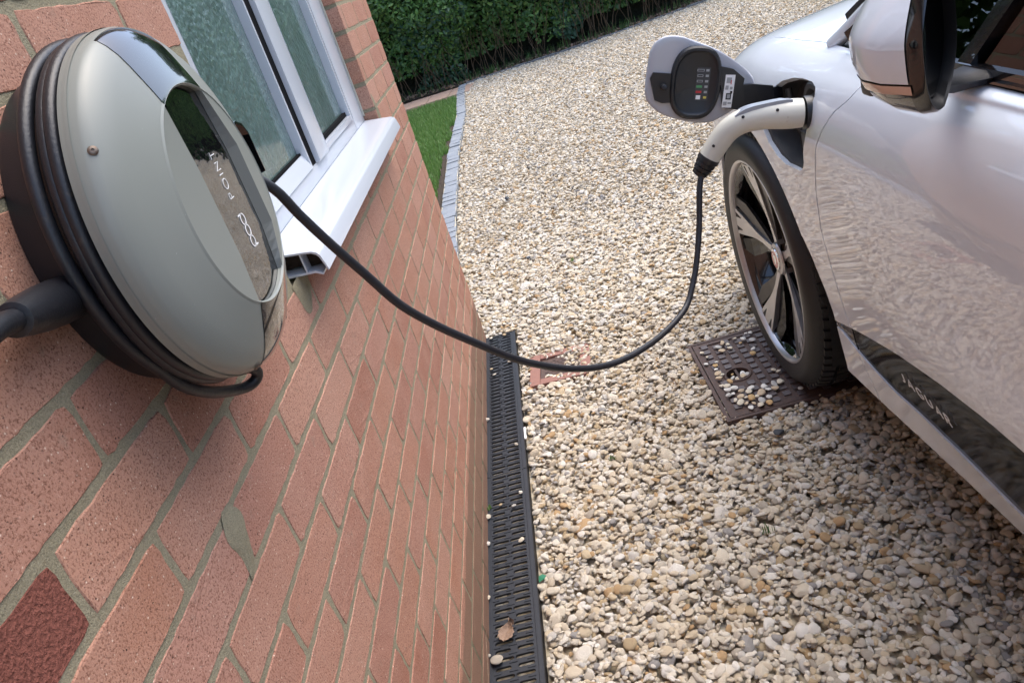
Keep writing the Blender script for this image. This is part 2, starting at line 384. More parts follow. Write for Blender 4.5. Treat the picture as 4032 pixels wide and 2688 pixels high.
def text_mesh(txt, size, w, fn, gap=.18, lift=.0004, slant=0, prog=None):
    """flat lettering with thickness; fn(u,v,h) -> 3-D point"""
    V = []; F = []; x = 0
    for ch in txt:
        adv, strokes = GLY[ch]
        for st in strokes:
            L, R = ribbon([((x + px + slant * py) * size, py * size) for px, py in st], w)
            n = len(V); m = len(L)
            for a, b in zip(L, R): V += [fn(a[0], a[1], 0), fn(b[0], b[1], 0), fn(a[0], a[1], lift), fn(b[0], b[1], lift)]
            for i in range(m - 1):
                q = n + 4 * i; F += [(q + 2, q + 3, q + 7, q + 6), (q, q + 2, q + 6, q + 4), (q + 3, q + 1, q + 5, q + 7)]
        x += adv + gap
    return V, F, x * size

# ------------------------------------------------------------------ clipping of polygon meshes by an implicit function
def clip(V, F, UV, f):
    """keep f>0; V,UV arrays; f evaluated on V"""
    val = f(V, UV); val = np.where(np.abs(val) < 1e-7, 1e-7, val)
    V = list(V); UV = list(UV); out = []; cache = {}
    def cut(i, j):
        k = (min(i, j), max(i, j))
        if k not in cache:
            t = val[i] / (val[i] - val[j]); V.append(V[i] + t * (V[j] - V[i])); UV.append(UV[i] + t * (UV[j] - UV[i])); cache[k] = len(V) - 1
        return cache[k]
    for fa in F:
        s = [val[i] > 0 for i in fa]
        if all(s): out.append(list(fa)); continue
        if not any(s): continue
        g = []; n = len(fa)
        for a in range(n):
            i, j = fa[a], fa[(a + 1) % n]
            if val[i] > 0: g.append(i)
            if (val[i] > 0) != (val[j] > 0): g.append(cut(i, j))
        if len(g) >= 3: out.append(g)
    V = np.array(V); UV = np.array(UV)
    used = sorted({i for g in out for i in g}); mp = {o: n for n, o in enumerate(used)}
    return V[used], [[mp[i] for i in g] for g in out], UV[used]

def sdpoly(P, poly):
    """signed distance to polygon, positive outside; P (n,2)"""
    P = np.asarray(P, float); poly = np.array(poly, float); n = len(poly); d = np.full(len(P), 1e9); ins = np.zeros(len(P), bool)
    for i in range(n):
        a, b = poly[i], poly[(i + 1) % n]; e = b - a; w = P - a
        t = np.clip((w @ e) / (e @ e), 0, 1); q = w - t[:, None] * e; d = np.minimum(d, np.hypot(q[:, 0], q[:, 1]))
        c = ((a[1] <= P[:, 1]) != (b[1] <= P[:, 1])); x = a[0] + (P[:, 1] - a[1]) / (b[1] - a[1] + 1e-12) * e[0]
        ins ^= c & (P[:, 0] < x)
    return np.where(ins, -d, d)

# =================================================================== THE HOUSE WALL
JZ = .9523                                  # a bed joint; courses are .075 apart
OPY0, OPY1, OPZ0, OPZ1 = 1.176, 2.44, 1.027, 2.10      # window opening
CORNER = 3.045
house = empty('brick_house', (0, 0, 0)); tag(house, 'red brick house side with a white framed window, seen along its wall', 'house')
wall = empty('brick_wall', (0, 0, 0), house)

def brick_mesh(name, L, H=.065, D=.102, seed=0, flat=False):
    """a brick with ragged face edges; origin at its lower left, face at x=0, body towards -x"""
    r = random.Random(seed); pts = []
    step = .013
    def edge(x0, y0, x1, y1):
        n = max(1, int(math.hypot(x1 - x0, y1 - y0) / step + .5))
        for i in range(n):
            t = i / n; pts.append([x0 + (x1 - x0) * t, y0 + (y1 - y0) * t])
    edge(0, 0, L, 0); edge(L, 0, L, H); edge(L, H, 0, H); edge(0, H, 0, 0)
    out = []
    for p in pts:
        j = .0006; a = r.gauss(0, j); b = r.gauss(0, j)
        corner = (min(abs(p[0]), abs(p[0] - L)) < 1e-6) and (min(abs(p[1]), abs(p[1] - H)) < 1e-6)
        q = [p[0] + a, p[1] + b]
        if corner:
            q[0] += .0016 if p[0] < L / 2 else -.0016; q[1] += .0014 if p[1] < H / 2 else -.0014
            if r.random() < .12: q[0] += (.004 if p[0] < L / 2 else -.004)
        out.append(q)
    n = len(out); V = []
    c = (L / 2, H / 2)
    for q in out:                                # inner ring (face)
        V.append((r.uniform(-.0003, .0006), q[0] + (.0010 if q[0] < c[0] else -.0010) * (1 if abs(q[0] - c[0]) > L / 2 - .006 else 0), q[1] + (.0009 if q[1] < c[1] else -.0009) * (1 if abs(q[1] - c[1]) > H / 2 - .006 else 0)))
    for q in out: V.append((-.0010, q[0], q[1]))
    for q in out: V.append((-D, min(max(q[0], 0), L), min(max(q[1], 0), H)))
    F = [list(range(n))]
    for k in (0, 1):
        for i in range(n): F.append([k * n + i, (k + 1) * n + i, (k + 1) * n + (i + 1) % n, k * n + (i + 1) % n])
    me = mkmesh(name, V, F, M['brick'])
    return me

stretch = [brick_mesh('brick', .215, seed=i) for i in range(10)]
cutcache = {}
extraV, extraF = [], []
def put_brick(y, z, L, k):
    global extraV, extraF
    if L < .02: return
    if abs(L - .215) < .002: me = stretch[k % 10]
    else:
        key = round(L, 3)
        if key not in cutcache: cutcache[key] = brick_mesh('brick', L, seed=int(key * 1000))
        me = cutcache[key]
    if y + L < .22 or z > 1.72 or z < -.05:
        n = len(extraV); extraV += [(v.co.x, v.co.y + y, v.co.z + z) for v in me.vertices]; extraF += [[i + n for i in p.vertices] for p in me.polygons]
        return
    o = link('brick', me, wall, (random.uniform(.0, .0008), y, z), (random.uniform(-.003, .003), random.uniform(-.003, .003), random.uniform(-.0012, .0012)))
    return o
kk = 0
for c in range(-19, 14):
    z = JZ - .075 * (c + 1) + .005
    off = .0185 if c % 2 == 0 else .128
    b0 = int(math.floor((-3.2 - off) / .225))
    for k in range(b0, 16):
        y0 = off + .225 * k + .005; y1 = y0 + .215; kk += 1 + random.randint(0, 3)
        if y0 > CORNER - .02: break
        if y1 > CORNER - .05: y1 = CORNER
        y0 += random.uniform(-.0012, .0012)
        if z + .06 > OPZ0 and z < OPZ1:
            if y0 < OPY0 < y1: y1 = OPY0 if OPY0 - y0 > .03 else y0
            elif y0 < OPY1 < y1: y0 = OPY1
            elif OPY0 <= y0 and y1 <= OPY1: continue
        if c == 3 and abs(y0 - .133) < .01 and False: continue
        o = put_brick(y0, z, y1 - y0, kk)
        if o is not None and c == 1 and abs(y0 - (.128 + .225 * 1 + .005)) < .01:
            pass
# the odd dark, rough brick low on the left of the picture
for o in list(wall.children):
    if o.name.startswith('brick') and abs(o.location.y - .2485) < .03 and abs(o.location.z - (JZ + .08)) < .01:
        me = o.data.copy(); me.materials[0] = M['darkbrick']; o.data = me; o['label'] = 'dark red rough brick'
ex = link('brick', mkmesh('brick_rest', extraV, extraF, M['brick']), wall); ex['kind'] = 'stuff'
# return wall round the corner and mortar backing
m = MB()
fx = -.0006
def wall_sheet(y0, y1, z0, z1): m.box(-.11, y0, z0, fx, y1, z1)
wall_sheet(-3.2, OPY0 - .004, -.1, JZ + .075 * 19); wall_sheet(OPY1 + .004, CORNER - .004, -.1, JZ + .075 * 19); wall_sheet(OPY0 - .004, OPY1 + .004, -.1, OPZ0 - .003); wall_sheet(OPY0 - .004, OPY1 + .004, OPZ1 + .003, JZ + .075 * 19)
m.box(-4.0, CORNER - .11, -.1, -.112, CORNER - .004, JZ + .075 * 19)
mo = m.build('mortar', M['mortar'], wall)
# headers on the return wall (out of the picture's sight, joined)
V2, F2 = [], []
for c in range(-19, 14):
    z = JZ - .075 * (c + 1) + .005
    x = -.112 if c % 2 else -.225
    for k in range(16):
        x0 = x - .225 * (k + 1) + .01; n = len(V2)
        V2 += [(x0, CORNER - .02, z), (x0 + .215, CORNER - .02, z), (x0 + .215, CORNER, z), (x0, CORNER, z), (x0, CORNER - .02, z + .065), (x0 + .215, CORNER - .02, z + .065), (x0 + .215, CORNER, z + .065), (x0, CORNER, z + .065)]
        F2 += [[n + i for i in f] for f in [(3, 2, 1, 0), (4, 5, 6, 7), (0, 1, 5, 4), (1, 2, 6, 5), (2, 3, 7, 6), (3, 0, 4, 7)]]
rw = link('return_wall_bricks', mkmesh('return_wall_bricks', V2, F2, M['brick']), wall); rw['kind'] = 'stuff'
up = empty('roof_eaves', (0, 0, 0), house)
TOP = JZ + .075 * 19 + .0
link('fascia', mkmesh('fascia', *(lambda q: (q.V, q.F))(MB().box(.10, -3.3, TOP - .02, .118, CORNER + .1, TOP + .13)), M['upvc']), up)
link('soffit', mkmesh('soffit', *(lambda q: (q.V, q.F))(MB().box(.002, -3.3, TOP - .016, .0995, CORNER + .1, TOP - .004)), M['upvc']), up)
q_ = MB(); q_.prism([(.15, TOP + .10), (-4.0, TOP + 2.0), (-4.0, TOP + 2.06), (.15, TOP + .16)], 'y', -3.4, CORNER + .15); fix_normals(q_.build('roof_slope', simple('roof_tiles', (.10, .06, .045), .85, vary=(12, .3)), up))
# smeared mortar patches on the face (visible in the photograph near the lower left and under the sill)
def blob(name, cy, cz, pts, t, mat, parent, seed):
    r = random.Random(seed); V = []; n = len(pts); rings = 4
    P = crom([(a, b, 0) for a, b in pts] + [(pts[0][0], pts[0][1], 0)], 5)[:-1]; n = len(P)
    for k in range(rings):
        s = 1 - k / rings; h = t * (1 - s ** 2.0)
        for p in P: V.append((.0008 + h + r.uniform(-.0006, .0006) * (k > 0), cy + p[0] * s + r.uniform(-.0008, .0008), cz + p[1] * s + r.uniform(-.0008, .0008)))
    V.append((.0008 + t, cy, cz)); F = []
    for k in range(rings - 1):
        for i in range(n): F.append((k * n + i, k * n + (i + 1) % n, (k + 1) * n + (i + 1) % n, (k + 1) * n + i))
    for i in range(n): F.append(((rings - 1) * n + i, (rings - 1) * n + (i + 1) % n, rings * n))
    return fix_normals(link(name, mkmesh(name, V, F, mat, 60), parent))
blob('mortar_smear', .690, JZ - .038, [(.012, .045), (.03, .02), (.017, -.01), (.006, -.03), (-.016, -.04), (-.014, -.01), (-.02, .02), (-.006, .044)], .004, M['mortar'], wall, 3)
blob('mortar_smear', 1.215, 1.0, [(-.05, .03), (.0, .034), (.05, .03), (.034, .005), (.02, -.012), (-.01, -.03), (-.034, -.02)], .003, M['mortar'], wall, 5)
blob('mortar_smear', 2.46, 1.085, [(-.014, -.05), (.014, -.05), (.018, .02), (.008, .05), (-.01, .05)], .004, M['mortar'], wall, 6)

# ------------------------------------------------------------------ window
win = empty('window', (0, 0, 0), house)
def part(name, mb, mat, parent, smooth=None): return mb.build(name, mat, parent, smooth)
FX = -.040
fz0, fz1 = 1.078, 2.10
b = MB()                                      # outer frame: left jamb, lower rail, right jamb, head
b.bbox(-.10, 1.165, fz0, FX, 1.300, fz1, .003)
b.bbox(-.10, 2.288, fz0, FX, 2.438, fz1, .003)
b.bbox(-.10, 1.3005, fz0, FX - .0005, 2.2875, 1.112, .003)
b.bbox(-.10, 1.3005, 2.03, FX - .0005, 2.2875, fz1, .003)
part('frame', b, M['upvc'], win, 40)
b = MB(); b.prism([(FX, 1.3003), (-.057, 1.326), (-.075, 1.326), (-.075, 1.3003)], 'z', 1.1125, 2.03)
fix_normals(part('glazing_bead', b, M['upvc'], win))
b = MB(); b.bbox(-.10, 1.6955, 1.1125, FX - .001, 1.7045, 2.03, .002); part('mullion', b, M['upvc'], win, 40)
b = MB(); b.box(-.07, 1.7048, 1.1125, FX - .0015, 1.7415, 2.03); part('gasket', b, M['gasket'], win)
# fixed light lower bead + gasket
b = MB(); b.prism([(FX + .002, 1.1122), (-.052, 1.143), (-.07, 1.143), (-.07, 1.1122)], 'y', 1.3262, 1.6952); fix_normals(part('glazing_bead', b, M['upvc'], win))
b = MB(); b.box(-.066, 1.3263, 1.1432, -.0535, 1.6952, 1.148); part('gasket', b, M['gasket'], win)
b = MB(); b.box(-.066, 1.3262, 1.1482, -.0605, 1.6953, 2.03); part('pane', b, M['obscure'], win)
# opening sash
sash = empty('sash', (0, 0, 0), win)
SX = -.030
def sb(y0, z0, y1, z1):
    q = MB(); q.bbox(-.085, y0, z0, SX, y1, z1, .003); return q
b = MB(); b.bbox(-.085, 1.7420, 1.1125, SX, 1.846, 2.03, .003); b.bbox(-.085, 2.244, 1.1125, SX - .006, 2.259, 2.03, .002)
b.bbox(-.085, 1.8465, 1.1125, SX - .0065, 2.2435, 1.128, .002); b.bbox(-.085, 1.8465, 1.99, SX - .0065, 2.2435, 2.03, .002); part('sash_frame', b, M['upvc'], sash, 40)
b = MB(); b.prism([(SX, 1.8467), (-.046, 1.876), (-.06, 1.876), (-.06, 1.8467)], 'z', 1.1285, 1.99)
fix_normals(part('glazing_bead', b, M['upvc'], sash))
b = MB(); b.box(-.08, 2.2593, 1.1127, FX - .003, 2.2877, 2.03); b.box(-.058, 1.8765, 1.1287, -.047, 2.2430, 1.139); part('gasket', b, M['gasket'], sash)
b = MB(); b.box(-.060, 1.8762, 1.1392, -.0565, 2.2437, 1.99); part('pane', b, M['obscure'], sash)
# dark room behind
b = MB(); b.box(-.6, 1.1, .9, -.11, 2.5, 2.2); part('room_backing', b, M['matblack'], win)
# sealant
for y_ in (2.4395, 1.177): part('sealant', MB().tube([(FX + .001, y_, 1.09), (FX + .001, y_, 2.09)], .004, 6), M['cream'], win)
# sill: hollow section, open at the near end
sill = [(-.039, 1.0785), (.020, 1.0700), (.040, 1.0665), (.0475, 1.0625), (.0515, 1.0560), (.0570, 1.0300), (.0545, 1.0290), (.0488, 1.0540), (.0455, 1.0590), (.0385, 1.0635), (.020, 1.0668), (-.039, 1.0752)]
b = MB(); b.prism(sill, 'y', 1.204, 2.425)
b.prism([(-.039, 1.0385), (.034, 1.0330), (.044, 1.0265), (.0475, 1.0300), (.0475, 1.0275), (.044, 1.0235), (.032, 1.0300), (-.039, 1.0355)], 'y', 1.206, 2.424)
b.prism([(.0180, 1.0342), (.0205, 1.0340), (.0205, 1.0667), (.0180, 1.0670)], 'y', 1.207, 2.424)
b.box(-.1, 1.176, 1.0355, -.0395, 2.438, 1.0775)
so_ = fix_normals(part('sill', b, M['upvc'], win, 45))
b = MB(); b.box(-.03, 1.24, 1.0386, .0176, 1.26, 1.0664); b.box(.0208, 1.235, 1.034, .044, 1.25, 1.058); part('sill_hollow_shade', b, simple('hollow_shade_brown', (.035, .02, .013), .9, bump=(300, .003)), win)  # dark blocks stand in for the shade inside the open hollow

# =================================================================== CHARGER
YC, ZC = .784, 1.2565
ch = empty('wall_charger', (0, YC, ZC)); tag(ch, 'round grey domed electric car charger with black glass strip, fixed to the brick wall', 'car charger')
b = MB(); b.lathe([(0.0012, 0), (0.0012, .156), (.006, .158), (.028, .160), (.030, .156), (.066, .156), (.068, .165), (.076, .170), (.0765, .02)], (0, 0, 0), 'x', 72)
part('back_box', b, M['blackplastic'], ch, 40)
PROF = [(.1755, .072), (.1768, .077), (.1768, .081), (.1755, .0875), (.1725, .0942), (.167, .0995), (.158, .1055), (.147, .1105), (.135, .1152), (.123, .1198), (.1145, .1228), (.112, .1234)]
PR_ = np.array([p[0] for p in PROF])[::-1]; PX_ = np.array([p[1] for p in PROF])[::-1]
def dome(r): return np.interp(r, PR_, PX_)
rr = [.112, .1135, .116, .12, .125, .13, .135, .141, .147, .153, .158, .163, .167, .170, .1725, .1743, .1755, .1764, .1768]
TH = np.linspace(0, 2 * PI, 161)[:-1]
V = []; UV = []
def addring(r, x):
    for a in TH: V.append((x, r * math.cos(a), r * math.sin(a))); UV.append((r, a))
for r in rr: addring(r, float(dome(r)) if r < .1768 else .081)
addring(.1768, .077); addring(.1755, .072); addring(.170, .072)
n = len(TH); nr = len(V) // n; F = [[k * n + i, k * n + (i + 1) % n, (k + 1) * n + (i + 1) % n, (k + 1) * n + i] for k in range(nr - 1) for i in range(n)]
V = np.array(V); UV = np.array(UV)
A0, A1 = -.050, .050
cv = [clip(V, F, UV, lambda v, u: A0 - v[:, 1]), clip(V, F, UV, lambda v, u: v[:, 1] - A1)]
# rim part inside the strip (below the glass trim)
def rimf(v, u): return np.where(v[:, 0] < .0925, 1.0, -1.0) * np.maximum(np.abs(.0925 - v[:, 0]), 1e-5)
mid = clip(*clip(V, F, UV, lambda v, u: v[:, 1] - A0), lambda v, u: A1 - v[:, 1])
rim = clip(*mid, lambda v, u: .0915 - v[:, 0]); trim = clip(*mid, lambda v, u: v[:, 0] - .0918)
b = MB()
for q in cv + [rim]: b.add(q[0], q[1])
# inner lobes inside the circle
def bul(z):
    return float(np.interp(z, [-.100, -.052, .036, .100], [0, 1, 1, 0]))
zs = [-.100, -.09, -.08, -.07, -.06, -.052, -.04, -.02, 0, .02, .036, .05, .06, .07, .08, .09, .100]
GX = .1172; Rc = .112; LV = {k: [] for k in ('lob', 'cham', 'gl')}
glL = []; glR = []
for z in zs:
    aC = math.sqrt(max(Rc ** 2 - z * z, 0)); s = bul(z)
    l = -.0500 + .004 * s; g = .0500 + .0125 * s; o_ = .0502 + .0265 * s
    xt = .1234 + .0015 * s
    LV['lob'].append(((.1234, -aC, z), (xt, l, z), (GX, l - .001, z), (xt, o_, z), (.1234, aC, z), (GX, g, z))); glL.append((GX, l - .001, z)); glR.append((GX + .003 * s * 0, g, z))
lob = MB(); cham = MB()
for i in range(len(zs) - 1):
    a, c = LV['lob'][i], LV['lob'][i + 1]
    lob.add([a[0], a[1], c[1], c[0]], [(0, 1, 2, 3)]); lob.add([a[1], a[2], c[2], c[1]], [(0, 1, 2, 3)]); lob.add([a[3], a[4], c[4], c[3]], [(0, 1, 2, 3)])
    cham.add([a[5], a[3], c[3], c[5]], [(0, 1, 2, 3)])
b.add(lob.V, lob.F)
# lobe pieces beyond z = +-.1 are glass caps; ring lip around the circle
for k in range(len(TH)):
    a0, a1 = TH[k], TH[(k + 1) % len(TH)]
    y0, z0, y1, z1 = Rc * math.cos(a0), Rc * math.sin(a0), Rc * math.cos(a1), Rc * math.sin(a1)
    if abs(z0) > .0985 and abs(z1) > .0985: b.add([(.1234, y0, z0), (.1234, y1, z1), (GX, y1, z1), (GX, y0, z0)], [(0, 1, 2, 3)])
    r2 = .1133
    b.add([(.1243, y0, z0), (.1243, y1, z1), (float(dome(.1145)), y1 * .1145 / Rc, z1 * .1145 / Rc), (float(dome(.1145)), y0 * .1145 / Rc, z0 * .1145 / Rc)], [(0, 1, 2, 3)])
    b.add([(.1243, y0, z0), (.1243, y1, z1), (.1225, y1 * .985, z1 * .985), (.1225, y0 * .985, z0 * .985)], [(0, 1, 2, 3)])
cov = fix_normals(part('cover', b, M['cover'], ch, 32))
fix_ch = True
part('recess_chamfer', cham, simple('dark_chamfer', (.13, .138, .13), .45), ch)
# trim strips above and below the glass
t = MB()
for sg in (1, -1):
    q = clip(*trim, lambda v, u, sg=sg: v[:, 2] * sg); tv = q[0].copy(); tv[:, 0] += .0008; t = MB(); t.add(tv, q[1]); fix_normals(part('gloss_trim', t, M['gloss'], ch, 60))
# glass: slightly wavy gloss panel with the two end caps
g = MB(); ys = 14
rows = []
zz = [-.1112, -.109, -.106, -.103] + zs + [.103, .106, .109, .1112]
for z in zz:
    if abs(z) > .1001: aL = -math.sqrt(max(Rc ** 2 - z * z, 0)) ; aR = -aL
    else:
        s = bul(z); aL = -.0505 + .004 * s - .006; aR = .0500 + .0125 * s + .001
    rows.append([(GX - .0003, aL + (aR - aL) * i / ys, z) for i in range(ys + 1)])
GV = [p for r_ in rows for p in r_]; GF = [[k * (ys + 1) + i, k * (ys + 1) + i + 1, (k + 1) * (ys + 1) + i + 1, (k + 1) * (ys + 1) + i] for k in range(len(rows) - 1) for i in range(ys)]
g.add(GV, GF); gl = fix_normals(part('glass_strip', g, M['glossw'], ch, 60))
def onglass(bz, by):
    return lambda u, v, h: (GX + .0002 + h, by - v, bz + u)
V, F, w = text_mesh('pod', .0150, .0015, onglass(-.061, .025), gap=.0); 
V2, F2, w2 = text_mesh('POINT', .0112, .0008, onglass(-.006, .023), gap=.34)
tb = MB(); tb.add(V, F); tb.add(V2, F2); part('lettering', tb, M['white'], ch)
# screws
def screw(y, z, x, r=.0037, parent=ch, nrm=None):
    s = MB(); s.lathe([(0, r * 1.15), (.0006, r), (.0012, r * .8), (.0012, r * .36), (.0003, r * .3), (.0003, 0.0)], (0, 0, 0), 'x', 14)
    o = s.build('screw', M['steel'], parent, 40, loc=(x, y, z))
    if nrm: o.rotation_euler = Vector(nrm).to_track_quat('X', 'Z').to_euler()
    return o
for a, rad in ((149, .1725), (249, .1732), (31, .1725), (-69, .1732)):
    a = math.radians(a); nx = .62
    screw(rad * math.cos(a), rad * math.sin(a), .0948, nrm=(nx, math.cos(a), math.sin(a)))
part('socket_label', MB().box(-.0, 0, 0, 0.0001, .0001, .0001), M['white'], ch) if False else None
lb = MB(); lb.box(.045, -.070, -.1445, .052, -.050, -.1375); lb.box(.045, -.040, -.149, .052, -.028, -.143); part('marking', lb, M['white'], ch)

# =================================================================== CABLE
cb = empty('charging_cable', (.1, .97, 1.2)); tag(cb, 'black charging cable coiled round the wall charger and plugged into the car', 'charging cable')
def rel(P): return [(p[0] - .1, p[1] - .97, p[2] - 1.2) for p in P]
RC = .0066
hang = [(.068, .962, 1.262), (.1, .981, 1.218), (.114, .996, 1.171), (.131, 1.015, 1.118), (.153, 1.038, 1.056), (.177, 1.064, .988), (.212, 1.102, .921), (.254, 1.147, .853), (.295, 1.192, .789), (.331, 1.23, .743), (.378, 1.282, .691), (.433, 1.341, .645), (.489, 1.401, .615), (.553, 1.47, .597), (.607, 1.529, .593), (.649, 1.574, .602), (.676, 1.604, .63), (.702, 1.632, .675), (.728, 1.66, .742), (.745, 1.678, .804), (.758, 1.690, .838), (.772, 1.698, .858)]
coil = []
def cp(a, r, x): return (x, YC + r * math.cos(math.radians(a)), ZC + r * math.sin(math.radians(a)))
A = []
for i, a in enumerate(np.arange(622, 10, -12)):
    A.append(cp(a, .1705 + .0015 * math.sin(a * .021), .0525 + .0120 * (640 - a) / 630 + .001 * math.sin(a * .05)))
B = [cp(a, .1715 + .002 * math.sin(a * .017 + 1), .0405 + .0012 * math.sin(a * .03)) for a in np.arange(-80, 224, 12)]
hair = [cp(232, .177, .041), cp(245, .183, .042), cp(256, .190, .043), cp(263, .197, .045), cp(267.5, .2020, .050), cp(270, .201, .057), cp(270.5, .194, .0625), cp(268.5, .185, .0635), cp(265, .1765, .060)]
coilpath = B + hair + A + hang[:1]
sm = lambda P, n: [tuple(p) for p in crom(P, n)]
part('coil', MB().tube(rel(sm(coilpath, 3)), .0064, 12), M['dirtycable'], cb, 80)
part('hanging_cable', MB().tube(rel(sm(hang, 4)), RC, 14), M['cable'], cb, 80)
# plug in the side of the charger, lower left of the picture
plug = empty('plug', (0, 0, 0), cb)
pa = Vector((.006, .672, 1.2335)); pb = Vector((.0335, .530, 1.2600)); ax = (pb - pa).normalized()
def along(t): return tuple(pa + (pb - pa) * t)
part('plug_body', MB().tube(rel([along(0), along(.15), along(.45), along(.65), along(.85), along(.98), along(.985)]), [.0180, .0190, .0195, .0185, .0160, .0135, .0100], 24), M['dirtycable'], plug, 60)
lead = [along(.98), along(1.1), (.040, .495, 1.264), (.048, .45, 1.264), (.058, .39, 1.245), (.058, .34, 1.2), (.05, .31, 1.12), (.03, .30, 1.0), (.012, .30, .8), (.010, .30, .4), (.010, .30, .02)]
part('lead', MB().tube(rel(sm(lead, 5)), .0088, 14), M['dirtycable'], cb, 80)
# connector at the car
cn = empty('connector', (0, 0, 0), cb)
hp = [(.978, 1.649, .922), (.958, 1.652, .926), (.938, 1.656, .930), (.910, 1.662, .935), (.880, 1.669, .937), (.855, 1.675, .934), (.832, 1.681, .924), (.812, 1.687, .906), (.796, 1.692, .888), (.784, 1.695, .874)]
hr = [.0295, .0305, .0300, .0280, .0262, .0255, .0250, .0245, .0240, .0238]
hsm = crom([list(p) + [r] for p, r in zip(hp, hr)], 5)
def rot_section(P, rad, flat=1.0, n=24):
    pass
part('handle', MB().tube(rel([p[:3] for p in hsm]), [p[3] for p in hsm], 28), M['whiteplastic'], cn, 60)
d0 = Vector(hp[-1]) - Vector(hp[-2]); d0.normalize(); e = Vector(hp[-1])
def bp_(t): return tuple(e + d0 * t)
pr_ = [(-.004, .0246), (.006, .0246), (.0061, .021), (.0105, .021), (.0106, .0225), (.0175, .0220), (.0176, .0185), (.0215, .0180), (.0216, .0205), (.0285, .0195), (.0286, .016), (.032, .0155), (.0321, .018), (.040, .0165), (.0401, .009), (.044, .008)]
part('strain_relief', MB().tube(rel([bp_(t) for t, r in pr_]), [r for t, r in pr_], 22), M['blackplastic'], cn, 30)
# seam line and top latch
up = Vector((0, 0, 1))
lt = [(.960, 1.643, .9555), (.94, 1.646, .960), (.905, 1.652, .9625), (.880, 1.657, .9630), (.862, 1.661, .960), (.846, 1.665, .953)]
q = MB(); P0 = sm(lt, 4)
for sgn in (0,):
    V = []; F = []
    for i, p in enumerate(P0):
        w_ = .012 if 2 < i < len(P0) - 4 else .009
        V += [(p[0], p[1] - w_ * .2 - .004, p[2] + .002), (p[0], p[1] + w_ * 2, p[2] + .001), (p[0], p[1] + w_ * 2, p[2] - .012), (p[0], p[1] - w_ * .2 - .004, p[2] - .010)]
    for i in range(len(P0) - 1):
        for k in range(4): F.append((4 * i + k, 4 * i + (k + 1) % 4, 4 * i + 4 + (k + 1) % 4, 4 * i + 4 + k))
    F += [(3, 2, 1, 0), tuple(4 * (len(P0) - 1) + k for k in range(4))]
    q.add(rel(V), F)
fix_normals(part('release_latch', q, M['latch'], cn, 40))
# moulded collar where the handle meets the inlet
part('collar', MB().tube(rel([(.998, 1.647, .919), (.981, 1.6485, .9215), (.9811, 1.6485, .9215)]), [.0335, .0335, .030], 28), M['blackplastic'], cn, 40)
# screw holes on the camera side of the handle
def hole(p, toward=(-.35, -.86, .36), off=.0275):
    dvec = Vector(toward).normalized(); c = Vector(p) + dvec * off; o = MB().lathe([(0, 0), (.0004, .0026), (-.0006, .0034)], (0, 0, 0), 'x', 12).build('screw_hole', M['matblack'], cn, None, loc=tuple(c - Vector((.1, .97, 1.2))))
    o.rotation_euler = dvec.to_track_quat('X', 'Z').to_euler()
hole((.935, 1.657, .937), off=.0298); hole((.868, 1.672, .941), off=.0262); hole((.822, 1.684, .922), off=.0243, toward=(-.1, -.9, -.42)); hole((.806, 1.6885, .902), off=.0243, toward=(-.55, -.83, .1)); 

# cable holster beside the charger
ho = empty('cable_holster', (0, .992, 1.274)); tag(ho, 'black folded cable holster on the wall behind the charger, in front of the window', 'holster')
q = MB()
pl = [(.002, .66), (.050, .66), (.078, .65), (.088, .62)]
sec = [(-.062, -.055), (-.045, .030), (-.030, .046), (.0, .050), (.030, .040), (.046, .020), (.050, -.060)]
th = .003
V = []; F = []
for i, (x, s) in enumerate(pl):
    for (y, z) in sec: V.append((x, y * s, z * s))
    for (y, z) in sec: V.append((x, y * s * .93, z * s - th))
ns = len(sec)
for i in range(len(pl) - 1):
    for k in range(ns - 1):
        a = i * 2 * ns + k; F += [(a, a + 1, a + 1 + 2 * ns, a + 2 * ns), (a + ns, a + ns + 2 * ns, a + ns + 1 + 2 * ns, a + ns + 1)]
for k in range(ns - 1):
    a = (len(pl) - 1) * 2 * ns + k; F.append((a, a + 1, a + 1 + ns, a + ns))
for i in range(len(pl) - 1):
    a = i * 2 * ns; F += [(a, a + 2 * ns, a + 3 * ns, a + ns), (a + ns - 1, a + 2 * ns - 1, a + 4 * ns - 1, a + 3 * ns - 1)]
q.add(V, F); fix_normals(part('hood', q, M['gloss'], ho, 30))
part('back_plate', MB().box(.001, -.05, -.06, .004, .045, .035), M['blackplastic'], ho)

# =================================================================== GROUND
def plane(name, x0, y0, x1, y1, z, mat, n=1):
    me = mkmesh(name, [(x0, y0, z), (x1, y0, z), (x1, y1, z), (x0, y1, z)], [(0, 1, 2, 3)], mat); return link(name, me)
gr = plane('ground', -60, -60, 60, 90, -.030, M['ground']); gr['kind'] = 'structure'

def sett_x(y):            # right-hand edge of the lawn
    return float(np.interp(y, [3.0, 4.9, 7.0, 9.0, 10.6, 11.4], [-.10, -.20, -.235, -.215, -.265, -.255]))
def hedge_y(x):           # line of the kerb in front of the hedge
    return float(np.interp(x, [-6, -1.2, -.3, .9, 2.15, 3.3, 5, 8, 12], [11.9, 11.62, 11.47, 11.52, 11.65, 12.0, 12.6, 13.6, 15]))

